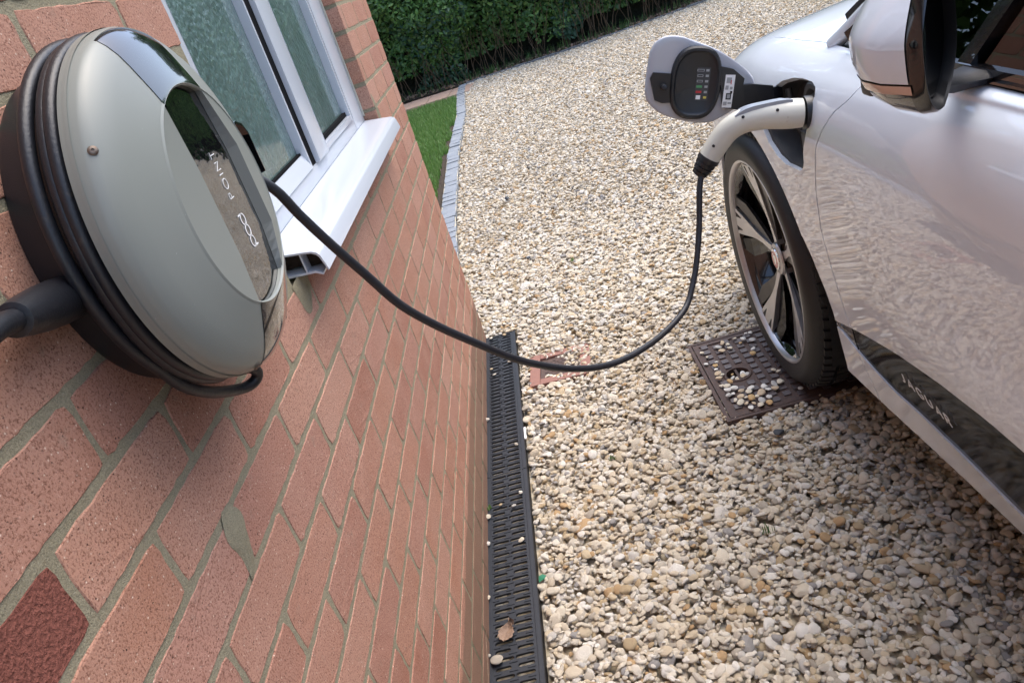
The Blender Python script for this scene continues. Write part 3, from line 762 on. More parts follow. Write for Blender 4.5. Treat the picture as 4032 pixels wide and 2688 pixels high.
# drain channel ------------------------------------------------------
DX0, DX1 = -.004, .1285
dr = empty('drain_channel', (DX0, 2, 0)); tag(dr, 'black slotted plastic drain channel running along the foot of the brick wall', 'drain')
def D(mb): mb.V = [(v[0] - DX0, v[1] - 2, v[2]) for v in mb.V]; return mb
b = MB(); b.box(DX0, -1.0, -.10, DX0 + .004, 3.03, -.001); b.box(DX1 - .004, -1.0, -.10, DX1, 3.03, -.001); b.box(DX0, -1.0, -.105, DX1, 3.03, -.10); b.box(DX0, 3.03, -.10, DX1, 3.034, -.001)
part('channel', D(b), M['matblack'], dr)
def slot_cell(mb, x0, x1, y0, y1, sx0, sx1, w, top=.0, th=.006):
    """a plate cell with one rounded slot"""
    cy = (y0 + y1) / 2; r = w / 2; ns = 5
    inner = [(sx1 - r + r * math.cos(a), cy + r * math.sin(a)) for a in np.linspace(-PI / 2, PI / 2, ns)] + [(sx0 + r + r * math.cos(a), cy + r * math.sin(a)) for a in np.linspace(PI / 2, 3 * PI / 2, ns)]
    outer = []
    for i, p in enumerate(inner):
        if i < ns: outer.append((x1, [y0, y0 + (y1 - y0) * .25, cy, y0 + (y1 - y0) * .75, y1][i]))
        else: outer.append((x0, [y1, y0 + (y1 - y0) * .75, cy, y0 + (y1 - y0) * .25, y0][i - ns]))
    n = len(inner)
    V = [(p[0], p[1], top) for p in outer] + [(p[0], p[1], top) for p in inner] + [(p[0], p[1], top - th) for p in inner]
    F = [(i, (i + 1) % n, n + (i + 1) % n, n + i) for i in range(n)] + [(n + i, n + (i + 1) % n, 2 * n + (i + 1) % n, 2 * n + i) for i in range(n)]
    mb.add(V, F)
def nib(mb, xa, xb, y, z=0, h=.0014, w=.0042):
    n = 4; V = []
    for (k, hh) in ((1, 0), (.75, h)):
        for a in np.linspace(-PI / 2, PI / 2, n): V.append((xb - w / 2 + w / 2 * k * math.cos(a), y + w / 2 * k * math.sin(a), z + hh))
        for a in np.linspace(PI / 2, 3 * PI / 2, n): V.append((xa + w / 2 + w / 2 * k * math.cos(a), y + w / 2 * k * math.sin(a), z + hh))
    m_ = 2 * n; mb.add(V, [(i, (i + 1) % m_, m_ + (i + 1) % m_, m_ + i) for i in range(m_)] + [list(range(m_, 2 * m_))])
b = MB(); PIT = .0250; N = 40; x0 = DX0 + .0015; x1 = DX1 - .0015
xa, xm, xb_ = x0 + .0125, x0 + .0615, x1 - .0150
for i in range(N):
    y0 = .0015 + (1.003 / N) * i * 1.0; y1 = y0 + 1.003 / N
    lng = .046 if i % 2 else .0385
    slot_cell(b, xa, xm, y0, y1, xa + .0045, xa + .0045 + lng, .0108)
    s0 = xm + (.0 if i % 2 else .006)
    slot_cell(b, xm, xb_, y0, y1, s0 + .0035, xb_ - .0035, .0108)
    nib(b, xa + .001, xa + .019, y0, .0002); nib(b, xm - .012, xm + .010, y0 + (.0 if i % 2 else .001), .0002); nib(b, xb_ - .022, xb_ - .002, y0, .0002)
b.box(x0, .0015, -.006, xa - .0020, 1.0045, .0016); b.box(xa - .0019, .0015, -.006, xa, 1.0045, 0)
b.box(xb_, .0015, -.006, xb_ + .0030, 1.0045, 0.0); b.box(xb_ + .0045, .0015, -.006, x1, 1.0045, .0014); b.box(xb_ + .0030, .0015, -.006, xb_ + .0045, 1.0045, -.003)
b.V = [(v[0] - DX0, v[1], v[2]) for v in b.V]
gme = mkmesh('grate', b.V, b.F, M['grate'])
for k, y in enumerate((2.018, 1.012, .006, -1.0)): link('grate', gme, dr, (0, y - 2, 0))
# mortar fillet between the wall and the drain
b = MB(); b.add([(x, y, z) for y in np.arange(-1, 3.05, .05) for (x, z) in ((-.004, .03 + random.uniform(-.006, .008)), (-.0015, .012 + random.uniform(-.004, .004)), (-.0035, -.05))], [(3 * i + a, 3 * i + a + 1, 3 * i + a + 4, 3 * i + a + 3) for i in range(len(np.arange(-1, 3.05, .05)) - 1) for a in (0, 1)])
fo = link('mortar_fillet', mkmesh('mortar_fillet', b.V, b.F, M['mortar']), wall)

# manhole cover --------------------------------------------------------
MX0, MX1, MY0, MY1 = .748, 1.32, 1.968, 2.480
mh = empty('manhole_cover', (MX0, MY0, 0)); tag(mh, 'brown cast iron manhole cover with raised square studs under the front wheel', 'manhole cover')
def Mh(mb): mb.V = [(v[0] - MX0, v[1] - MY0, v[2]) for v in mb.V]; return mb
b = MB(); z = .004
b.bbox(MX0, MY0, -.02, MX0 + .012, MY1, z, .002); b.bbox(MX1 - .012, MY0, -.02, MX1, MY1, z, .002); b.bbox(MX0 + .0122, MY0, -.02, MX1 - .0122, MY0 + .012, z, .002); b.bbox(MX0 + .0122, MY1 - .012, -.02, MX1 - .0122, MY1, z, .002)
part('frame', Mh(b), M['rust'], mh)
px0, px1, py0, py1 = MX0 + .015, MX1 - .015, MY0 + .015, MY1 - .015
KX, KY, KR = .852, 2.214, .036
# plate with a round key hole: ring of quads between hole and rectangle
b = MB(); n = 32
ang = [2 * PI * (i + .5) / n for i in range(n)]
def rectpt(a):
    c, s = math.cos(a), math.sin(a); t = min(((px1 - KX) if c > 0 else (px0 - KX)) / c if abs(c) > 1e-6 else 1e9, ((py1 - KY) if s > 0 else (py0 - KY)) / s if abs(s) > 1e-6 else 1e9); return (KX + t * c, KY + t * s)
outer = [rectpt(a) for a in ang]
for cx, cy in ((px0, py0), (px1, py0), (px1, py1), (px0, py1)):
    a = math.atan2(cy - KY, cx - KX) % (2 * PI); i = min(range(n), key=lambda k: abs((ang[k] - a + PI) % (2 * PI) - PI)); outer[i] = (cx, cy)
V = [(x, y, -.001) for x, y in outer] + [(KX + KR * math.cos(a), KY + KR * math.sin(a), -.001) for a in ang] + [(KX + KR * math.cos(a), KY + KR * math.sin(a), -.02) for a in ang]
b.add(V, [(i, (i + 1) % n, n + (i + 1) % n, n + i) for i in range(n)] + [(n + i, n + (i + 1) % n, 2 * n + (i + 1) % n, 2 * n + i) for i in range(n)] + [list(range(2 * n, 3 * n))])
bw = .018
b.box(px0, py0, -.001, px0 + bw, py1, .003); b.box(px1 - bw, py0, -.001, px1, py1, .003); b.box(px0 + bw, py0, -.001, px1 - bw, py0 + bw, .0028); b.box(px0 + bw, py1 - bw, -.001, px1 - bw, py1, .0028)
b.box(KX - .004, KY - KR - .001, -.008, KX + .004, KY + KR + .001, -.0005)
part('plate', Mh(b), M['rust'], mh)
b = MB(); b.lathe([(-.001, KR + .010), (.003, KR + .007), (.003, KR + .0005), (-.01, KR)], (KX, KY, 0), 'z', 32); part('keyhole_rim', Mh(b), M['rust'], mh)
sb_ = MB(); sb_.bbox(-.0112, -.0112, -.002, .0112, .0112, .0036, .001); sme = mkmesh('stud', sb_.V, sb_.F, M['stud'])
ci = 0
for i, x in enumerate(np.arange(px0 + .036, px1 - .028, .0375)):
    for j, y in enumerate(np.arange(py0 + .034 + (.0 if i % 2 else .018), py1 - .028, .0365)):
        if math.hypot(x - KX, y - KY) < KR + .018: continue
        o = link('stud', sme, mh, (x - MX0, y - MY0, 0)); ci += 1

# gully cover with terracotta surround --------------------------------
g0 = empty('gully_cover', (.29, 2.63, 0), rz=math.radians(-4)); tag(g0, 'small iron gully lid in a red clay frame, half buried in gravel', 'gully cover')
b = MB(); a0, a1 = .118, .078
for (xx0, yy0, xx1, yy1) in ((-a0, -a0, -a1, a0), (a1, -a0, a0, a0), (-a1, -a0, a1, -a1), (-a1, a1, a1, a0)): b.bbox(xx0 + .0003, yy0 + .0003, -.05, xx1 - .0003, yy1 - .0003, -.004, .003)
part('clay_frame', b, M['terracotta'], g0)
b = MB(); b.box(-.0775, -.0775, -.04, .0775, .0775, -.013)
for k in range(-5, 6):
    for sgn in (1, -1):
        P = []
        for t in np.linspace(-.11, .11, 23):
            x, y = t, sgn * t + k * .028
            if abs(x) < .066 and abs(y) < .066: P.append((x, y, -.0128))
        if len(P) > 1: b.tube([P[0], P[-1]], .0016, 6)
part('lid', b, M['rust'], g0)

# lawn, setts, kerbs, paver strip ---------------------------------------
def poly_ground(name, pts, z, mat):
    return link(name, mkmesh(name, [(x, y, z) for x, y in pts], [list(range(len(pts)))], mat))
ls = poly_ground('lawn_soil', [(-7, 3.3), (-.22, 3.3)] + [(sett_x(y) - .09, y) for y in (4.9, 7, 9, 10.4)] + [(-7, 10.9)], -.012, M['soil']); ls['kind'] = 'structure'
se = empty('granite_sett_edging', (-.2, 7, 0)); tag(se, 'row of grey granite setts edging the lawn beside the gravel drive', 'stone edging')
y = 3.2; k = 0
sets = []
for i in range(6):
    q = MB(); r = random.Random(i); q.bbox(-.052, -.050, -.06, .052, .050, .016, .009)
    q.V = [(v[0] + r.uniform(-.003, .003), v[1] + r.uniform(-.003, .003), v[2] + r.uniform(-.003, .003)) for v in q.V]
    sets.append(mkmesh('sett', q.V, q.F, M['setts'], 40))
while y < 11.35:
    o = link('sett', sets[k % 6], se, (sett_x(y) - .048 + .2 + random.uniform(-.004, .004), y - 7, random.uniform(-.004, .005)), (random.uniform(-.03, .03), random.uniform(-.03, .03), random.uniform(-.04, .04) + (PI if random.random() < .5 else 0)))
    y += .108 + random.uniform(-.002, .003); k += 1
q = MB(); ys_ = np.arange(3.2, 11.3, .2)
q.add([(sett_x(y) - .103, y, .0085) for y in ys_] + [(sett_x(y) + .005, y, .0085) for y in ys_], [(i, i + 1, len(ys_) + i + 1, len(ys_) + i) for i in range(len(ys_) - 1)])
part('joint_mortar', MB().add([(v[0] + .2, v[1] - 7, v[2]) for v in q.V], q.F), simple('sandy_joint', (.50, .45, .34), .95), se)
ke = empty('kerb_edging', (1, 11.6, 0)); tag(ke, 'thin grey stone kerb curving along the foot of the hedge', 'kerb')
x = -.25
while x < 10:
    L = .20 if x > 0 else .15
    y = hedge_y(x); y2 = hedge_y(x + L); a = math.atan2(y2 - y, L)
    q = MB(); q.bbox(0, -.025, -.08, math.hypot(L, y2 - y) - .006, .025, .014, .006)
    link('kerb_stone', mkmesh('kerb_stone', q.V, q.F, M['kerb']), ke, (x - 1, y - 11.6, random.uniform(-.004, .004)), (0, 0, a)); x += L
pv = empty('paved_strip', (-1, 11, 0)); tag(pv, 'strip of pinkish pavers between the lawn and the hedge', 'paving')
x = -5.0
while x < -.36:
    q = MB(); q.bbox(-.147, -.31, -.05, .147, .31, .008, .004)
    link('paver', mkmesh('paver', q.V, q.F, M['paver']), pv, (x + 1 + .15, np.interp(x, [-5, -.3], [11.35, 10.95]) - 11, random.uniform(-.002, .002)), (0, 0, -.09)); x += .302

# grass blades ---------------------------------------------------------
def blades(name, n, region, h, mat, wid=.004, seed=1):
    r = np.random.default_rng(seed); V = np.zeros((n * 5, 3)); F = []
    P = region(r, n); n = len(P); a = r.uniform(0, 2 * PI, n); hh = h * r.uniform(.55, 1.25, n); lean = r.uniform(.0, .55, n) * hh; la = r.uniform(0, 2 * PI, n)
    for i in range(n):
        cx, cy = math.cos(a[i]) * wid / 2, math.sin(a[i]) * wid / 2; lx, ly = math.cos(la[i]) * lean[i], math.sin(la[i]) * lean[i]; x, y, z = P[i]
        V[5 * i] = (x - cx, y - cy, z); V[5 * i + 1] = (x + cx, y + cy, z)
        V[5 * i + 2] = (x + cx * .8 + lx * .4, y + cy * .8 + ly * .4, z + hh[i] * .6); V[5 * i + 3] = (x - cx * .8 + lx * .4, y - cy * .8 + ly * .4, z + hh[i] * .6); V[5 * i + 4] = (x + lx, y + ly, z + hh[i])
        F += [(5 * i, 5 * i + 1, 5 * i + 2, 5 * i + 3), (5 * i + 3, 5 * i + 2, 5 * i + 4)]
    return link(name, mkmesh(name, V[:5 * n], F, mat))
def lawn_region(r, n):
    y = r.uniform(4.4, 10.75, n); x = np.array([sett_x(v) for v in y]) - .105 - np.abs(r.uniform(0, 1, n)) * 1.9
    nz = np.array([mnoise.noise(Vector((a * 2.2, b * 2.2, 0))) for a, b in zip(x, y)]); edge = (np.array([sett_x(v) for v in y]) - .105 - x)
    near = (edge < .05) & (y < 8.5)
    keep = (~near | (nz > .05)) & ((y < 10.45) | (x < -1.5) ) & ~((y < 5.0) & (nz < -.25))
    return np.stack([x, y, np.full(n, -.012)], 1)[keep]
g1 = blades('lawn_grass', 60000, lawn_region, .055, M['grass'], .008); tag(g1, 'short green lawn grass behind the house corner', 'grass', kind='stuff')

# =================================================================== GRAVEL
def rock(name, seed, sub, mat):
    r = np.random.default_rng(seed); bm = bmesh.new(); bmesh.ops.create_icosphere(bm, subdivisions=sub, radius=1)
    nrm = r.normal(size=(11, 3)); nrm /= np.linalg.norm(nrm, axis=1)[:, None]; dd = r.uniform(.62, .95, 11); ax = np.array([1, r.uniform(.62, .92), r.uniform(.34, .56)])
    for v in bm.verts:
        p = np.array(v.co); p /= np.linalg.norm(p)
        for nn, d in zip(nrm, dd):
            t = p @ nn
            if t > d: p = p - nn * (t - d) * .86
        p = p * (1 + .05 * mnoise.noise(Vector(p * 1.7 + seed)))
        v.co = Vector(p * ax)
    me = bpy.data.meshes.new(name); bm.to_mesh(me); bm.free(); me.materials.append(mat); me.shade_smooth(); me.set_sharp_from_angle(angle=math.radians(48)); return me
pc = bpy.data.collections.new('rock_kinds'); pcf = bpy.data.collections.new('rock_kinds_far')
rocks = []
for i in range(14):
    me = rock('pebble', 100 + i, 3, M['stone']); rocks.append(me); o = bpy.data.objects.new('pebble_kind_%02d' % i, me); pc.objects.link(o)
for i in range(6):
    me = rock('pebble_far', 200 + i, 2, M['stone']); o = bpy.data.objects.new('pebble_far_kind_%02d' % i, me); pcf.objects.link(o)

def scatter(name, P, S, coll, nk, tilt=.5, seed=3):
    r = np.random.default_rng(seed); n = len(P)
    me = bpy.data.meshes.new(name); me.vertices.add(n); me.vertices.foreach_set('co', P.astype(np.float32).ravel())
    ra = np.stack([r.normal(0, tilt, n), r.normal(0, tilt, n), r.uniform(0, 2 * PI, n)], 1).astype(np.float32)
    sc = np.stack([S * r.uniform(.85, 1.2, n), S * r.uniform(.85, 1.15, n), S * r.uniform(.8, 1.2, n)], 1).astype(np.float32)
    for nm, dat in (('rotv', ra), ('sclv', sc)):
        at = me.attributes.new(nm, 'FLOAT_VECTOR', 'POINT'); at.data.foreach_set('vector', dat.ravel())
    at = me.attributes.new('kind_i', 'INT', 'POINT'); at.data.foreach_set('value', r.integers(0, nk, n).astype(np.int32))
    me.materials.append(M['stone'])
    o = link(name, me)
    ng = bpy.data.node_groups.new(name, 'GeometryNodeTree'); ng.interface.new_socket('Geometry', in_out='INPUT', socket_type='NodeSocketGeometry'); ng.interface.new_socket('Geometry', in_out='OUTPUT', socket_type='NodeSocketGeometry')
    N_ = ng.nodes; L_ = ng.links; gi = N_.new('NodeGroupInput'); go = N_.new('NodeGroupOutput'); ip = N_.new('GeometryNodeInstanceOnPoints'); ci_ = N_.new('GeometryNodeCollectionInfo')
    ci_.inputs['Collection'].default_value = coll; ci_.inputs['Separate Children'].default_value = True; ci_.inputs['Reset Children'].default_value = True
    def attr(nm, typ):
        a = N_.new('GeometryNodeInputNamedAttribute'); a.data_type = typ; a.inputs['Name'].default_value = nm; return a.outputs['Attribute']
    L_.new(gi.outputs[0], ip.inputs['Points']); L_.new(ci_.outputs[0], ip.inputs['Instance']); ip.inputs['Pick Instance'].default_value = True
    L_.new(attr('kind_i', 'INT'), ip.inputs['Instance Index']); L_.new(attr('rotv', 'FLOAT_VECTOR'), ip.inputs['Rotation']); L_.new(attr('sclv', 'FLOAT_VECTOR'), ip.inputs['Scale'])
    L_.new(ip.outputs[0], go.inputs[0]); md = o.modifiers.new('scatter', 'NODES'); md.node_group = ng
    return o

def allowed(P, pad):
    x, y = P[:, 0], P[:, 1]
    ok = ~((x < DX1 + pad * .55) & (y < 3.036 + pad * .3)) 
    sx_ = np.interp(y, [3.0, 4.9, 7.0, 9.0, 10.6, 11.4], [-.10, -.20, -.235, -.215, -.265, -.255]); ok &= (x > sx_ + pad * .5) & ((y > 3.045) | (x > .125))
    hy = np.interp(x, [-6, -1.2, -.3, .9, 2.15, 3.3, 5, 8, 12], [11.9, 11.62, 11.47, 11.52, 11.65, 12.0, 12.6, 13.6, 15]); ok &= y < hy - .03
    # manhole, with gravel spilling over its near left edge
    e = .012 + .03 * np.sin(x * 37) * (y < 2.0)
    ok &= ~((x > MX0 - .002 + np.where(y < 2.10, .030 * np.sin(y * 50) ** 2, 0)) & (x < MX1) & (y > MY0 - .002 + .012 * np.sin(x * 60) ** 2) & (y < MY1 + .004))
    # gully
    gx, gy = x - .29, y - 2.63
    ok &= ~((np.abs(gx) < .118) & (np.abs(gy) < .118) & (gx + gy * .35 < .035 + .02 * np.sin(y * 90)) & ~((gy < -.07) & (gx > -.03 + .02 * np.sin(x * 150))) & ~((gy > .085) & (gx > -.06)))
    return ok
def field(x0, x1, y0, y1, dens, r, zlo, zhi, szmean, szsd, cone=None):
    n = int((x1 - x0) * (y1 - y0) * dens); x = r.uniform(x0, x1, n); y = r.uniform(y0, y1, n)
    if cone is not None: k = cone(x, y); x, y = x[k], y[k]; n = len(x)
    s = np.exp(r.normal(math.log(szmean), szsd, n)); z = r.uniform(zlo, zhi, n) - s * .25
    hill = np.array(.006 * np.sin(x * 3.1 + 1) * np.sin(y * 2.3)); return np.stack([x, y, z + hill], 1), s
r = np.random.default_rng(11)
near = lambda x, y: np.ones(len(x), bool)
mid = lambda x, y: x < 1.0 + y * .75
PS = []
def push(P, S):
    k = allowed(P, .02); PS.append((P[k], S[k]))
push(*field(.12, 2.9, -.6, 4.2, 3600, r, -.019, -.009, .0110, .28))
push(*field(.12, 2.9, -.6, 4.2, 5600, r, -.012, .0012, .0086, .36))
push(*field(.12, 2.9, -.6, 4.2, 330, r, .000, .003, .0130, .22)); push(*field(-.3, .12, 3.04, 4.2, 6500, r, -.018, .002, .011, .3))
P = np.concatenate([p[0] for p in PS]); S = np.concatenate([p[1] for p in PS])
gv = scatter('gravel', P, S, pc, 14, .30, 5); tag(gv, 'cream and tan pebble gravel covering the drive', 'gravel', kind='stuff')
PS = []
push(*field(-.3, 5.4, 4.2, 7.6, 4600, r, -.018, .001, .0108, .3, mid)); push(*field(2.9, 4.2, .5, 4.2, 3000, r, -.018, .001, .0125, .3))
P = np.concatenate([p[0] for p in PS]); S = np.concatenate([p[1] for p in PS])
gv2 = scatter('gravel', P, S, pcf, 6, .38, 6); tag(gv2, 'pale pebble gravel farther up the drive', 'gravel', kind='stuff')
PS = []
push(*field(-.3, 8.5, 7.6, 13.0, 3000, r, -.018, .001, .0125, .28, lambda x, y: x < .2 + y * .62))
P = np.concatenate([p[0] for p in PS]); S = np.concatenate([p[1] for p in PS])
gv3 = scatter('gravel', P, S, pcf, 6, .38, 8); tag(gv3, 'pale pebble gravel at the far end by the hedge', 'gravel', kind='stuff')
print('gravel', len(P))

# single stray pebbles -------------------------------------------------
def pebble(x, y, z, s, label, group, rz=None, dark=None, flat=1.0):
    global kk
    kk += 1; me = rocks[kk % 14]
    if dark: me = me.copy(); me.materials[0] = dark
    o = link('pebble', me, None, (x, y, z), (random.uniform(-.2, .2), random.uniform(-.2, .2), rz if rz is not None else random.uniform(0, 6)), (s, s, s * flat))
    tag(o, label, 'pebble', group); return o
G1 = 'pebbles lying on the drain grate'
for (x, y, s, lab) in [(.104, 1.897, .0095, 'cream pebble on the drain grate beside its right rim, third section'), (.081, 1.843, .0085, 'small white flat pebble in the middle of the drain grate'), (.041, 1.864, .006, 'tiny grey pebble on the drain grate near two white ones'),
    (.097, 1.687, .0105, 'smooth tan oval pebble resting across a slot of the grate'), (.021, 1.299, .0165, 'large pale wedge shaped pebble just below the dry leaf'), (.084, 3.0, .010, 'cream flat pebble near the far end of the grate'), (.024, 3.005, .010, 'white flat pebble at the far left corner of the grate'),
    (.101, 2.748, .012, 'white pebble on the grate just past the hanging cable'), (.023, 2.728, .008, 'small white round pebble on the left of the grate past the cable'), (.034, 2.675, .008, 'small tan round pebble on the grate just before the cable'), (.102, 2.155, .009, 'cream angular pebble just beyond the joint of two grates')]:
    pebble(x, y, .004 + s * .3, s, lab, G1, flat=.8)
G2 = 'pebbles caught between the wall and the drain'
for (x, y, s, lab) in [(.001, 1.821, .0125, 'tan pebble wedged between wall and drain beside a green leaf'), (.000, 1.704, .0095, 'pale oval pebble standing between wall and drain'), (.000, 1.501, .009, 'small bluish white round pebble between wall and drain'), (.000, 1.316, .008, 'pale pebble between wall and drain beside the dry twig'), (.000, 2.356, .013, 'beige round pebble in the gap between wall and drain, farthest along')]:
    pebble(x, y, .008, s, lab, G2)
G3 = 'pebbles scattered on the manhole cover'
rr_ = random.Random(4)
spots = [(.782, 2.395), (.79, 2.36), (.80, 2.29), (.795, 2.265), (.81, 2.31), (.775, 2.315), (.84, 2.40), (.845, 2.37), (.86, 2.42), (.875, 2.405), (.875, 2.375), (.905, 2.43), (.915, 2.39), (.95, 2.445), (.965, 2.44), (.93, 2.41), (.955, 2.385), (.795, 2.235), (.79, 2.205), (.805, 2.225), (.785, 2.16), (.80, 2.15), (.815, 2.17), (.795, 2.125), (.815, 2.125), (.805, 2.10), (.79, 2.095), (.83, 2.10), (.82, 2.07), (.835, 2.06), (.85, 2.085), (.865, 2.05), (.845, 2.045), (.86, 2.10), (.90, 2.09), (.905, 2.07), (.93, 2.085), (.925, 2.065), (.88, 2.06), (.95, 2.09), (.955, 2.17), (.965, 2.155), (.93, 2.30), (.94, 2.33), (.99, 2.03), (.895, 2.03), (.87, 2.02), (.845, 2.02), (.825, 2.03), (.81, 2.04), (.80, 2.06), (.86, 2.0), (.885, 2.0), (.83, 2.0)]
PC = {'cream': (.74, .67, .52), 'white': (.82, .80, .73), 'tan': (.66, .53, .36), 'grey': (.56, .55, .51), 'ochre': (.62, .42, .2)}
PMT = {k: simple(k + '_pebble_stone', c, .8, vary=(1.5, .12)) for k, c in PC.items()}
PNAMES = ['cream', 'white', 'tan', 'cream', 'white', 'grey', 'cream', 'ochre', 'white', 'tan']
def near_of(x, y):
    col = 'along its left rim' if x < .79 else ('left of the keyhole line' if x < .835 else ('in the keyhole column' if x < .885 else ('right of the keyhole' if x < .935 else 'close to the tyre')))
    row = 'at the far end' if y > 2.38 else ('beyond the keyhole' if y > 2.26 else ('level with the keyhole' if y > 2.18 else ('just before the keyhole' if y > 2.08 else 'at the near edge')))
    return row + ', ' + col
def small_peb(i, x, y, z, s, what, group):
    cn_ = PNAMES[(i * 7 + 3) % 10]; sz = 'tiny' if s < .0085 else ('small' if s < .0115 else 'larger')
    pebble(x, y, z, s, sz + ' ' + cn_ + ' pebble ' + what, group, flat=.85, dark=PMT[cn_])
for i, (x, y) in enumerate(spots):
    s = rr_.uniform(.006, .0130) * (1.3 if y < 2.1 else 1.1)
    small_peb(i, x, y, .005 + s * .45, s, 'on the manhole cover ' + near_of(x, y), G3)
for i, (x, y) in enumerate([(.838, 2.232), (.833, 2.212), (.845, 2.2), (.868, 2.225), (.878, 2.21), (.866, 2.205), (.845, 2.19)]):
    small_peb(i + 2, x, y, -.006, .0080 + .0010 * i, 'lodged inside the keyhole, ' + ('left' if x < .852 else 'right') + ' of its bar', 'pebbles in the manhole keyhole')
for i, (x, y) in enumerate([(.30, 2.60), (.315, 2.61), (.325, 2.595), (.34, 2.615), (.25, 2.565), (.262, 2.552), (.235, 2.57), (.275, 2.55)]):
    small_peb(i + 5, x, y, -.007, .0070 + .0007 * i, 'on the gully lid, ' + ('towards the wheel' if x > .29 else 'towards the drain'), 'pebbles on the gully lid')
slate = simple('dark_slate', (.045, .05, .06), .7, vary=(60, .3))
pebble(.155, 5.053, .008, .022, 'dark slate pebble on the gravel far up the drive', None, dark=slate); pebble(.236, 3.83, .008, .013, 'dark slate pebble on the gravel beyond the drain end', None, dark=slate)
pebble(.86, 1.845, .012, .018, 'black angular stone on the gravel by the car sill', None, dark=slate)

# dry leaf on the grate --------------------------------------------------
def leafmesh(L, Wd, curl, seed, n=12, m=6):
    r = random.Random(seed); V = []; F = []
    for i in range(n + 1):
        t = i / n; w = Wd * (math.sin(PI * min(1, t * 1.02)) ** .6) * (1 - .35 * t) if 0 < i < n else .0015
        for j in range(-m, m + 1):
            s = j / m; x = (t - .5) * L; y = s * w
            z = curl * (abs(s) ** 1.5) * .6 + curl * .5 * math.sin(t * 7 + s * 3) * .4 + .0012 * abs(math.sin(j * 2.1)) + r.uniform(-.0006, .0006) + curl * .8 * max(0, t - .75) * 3
            V.append((x, y * (1 + .1 * math.sin(i * 2.3)), z))
    k = 2 * m + 1
    for i in range(n):
        for j in range(2 * m): F.append((i * k + j, i * k + j + 1, (i + 1) * k + j + 1, (i + 1) * k + j))
    return V, F
lf = empty('dry_leaf', (.046, 1.372, .006), rz=math.radians(70)); tag(lf, 'crumpled brown dry leaf lying on the drain grate', 'leaf')
V, F = leafmesh(.050, .024, .009, 3); o = link('blade', mkmesh('blade', V, F, M['dryleaf'], 60), lf)
V, F = leafmesh(.018, .008, .010, 9, 6, 3); o = link('curled_tip', mkmesh('curled_tip', V, F, M['dryleaf'], 60), lf, (.030, -.003, .006), (0, -.8, .7))
part('stalk', MB().tube([(.018, 0, .004), (.030, .002, .010), (.040, .006, .008)], .0008, 6), M['dryleaf'], lf)
# dry twig, green weeds, fragments ---------------------------------------
tw = MB()
for i in range(16):
    a = random.uniform(1.1, 2.0); L = random.uniform(.01, .025); y = 1.22 + i * .0085
    tw.tube([(.0005, y, .010 + .0010 * i), (.0008 + .006 * random.random(), y + L * math.cos(a * .3), .018 + .0012 * i)], .0006, 4)
tw.tube([(.001, 1.20, .006), (.002, 1.28, .016), (.001, 1.36, .030)], .0008, 5)
o = tw.build('dry_twig', M['dryleaf']); o['kind'] = 'stuff'; tag(o, 'wispy brown dead sprig against the wall beside the drain', 'twig')
def weed(x, y, n, h, label, mat='leaflight', w=.003):
    o = blades('weed', n, lambda r, k: np.stack([x + r.normal(0, .006, k), y + r.normal(0, .006, k), np.full(k, .0)], 1), h, M[mat], w, seed=int(abs(x) * 1000) + 1); tag(o, label, 'weed', kind='stuff')
weed(.711, 1.489, 26, .024, 'tiny green weed tuft growing in the near gravel', 'leafdark', .0022); weed(.389, 1.943, 10, .014, 'small dark green weed in the gravel between drain and wheel', 'leafdark', .004); weed(.45, 3.62, 16, .018, 'faint green weed in the gravel beyond the gully'); weed(-.001, 1.86, 6, .016, 'small green leaf growing at the foot of the wall by the drain', 'leaflight', .008)
q = MB(); q.add([(.135, 1.51, .006), (.150, 1.517, .008), (.155, 1.530, .005), (.146, 1.536, .007), (.136, 1.528, .010)], [(0, 1, 2, 3, 4)]); q.add([(.135, 1.51, .005), (.150, 1.517, .007), (.155, 1.530, .004), (.146, 1.536, .006), (.136, 1.528, .009)], [(4, 3, 2, 1, 0)])
o = q.build('plastic_scrap', M['green']); tag(o, 'small green plastic scrap beside the drain', 'litter')
q = MB(); q.bbox(.1300, 2.175, .000, .1370, 2.245, .006, .001); o = q.build('plastic_strip', M['white']); tag(o, 'short white plastic strip standing against the drain edge', 'litter')

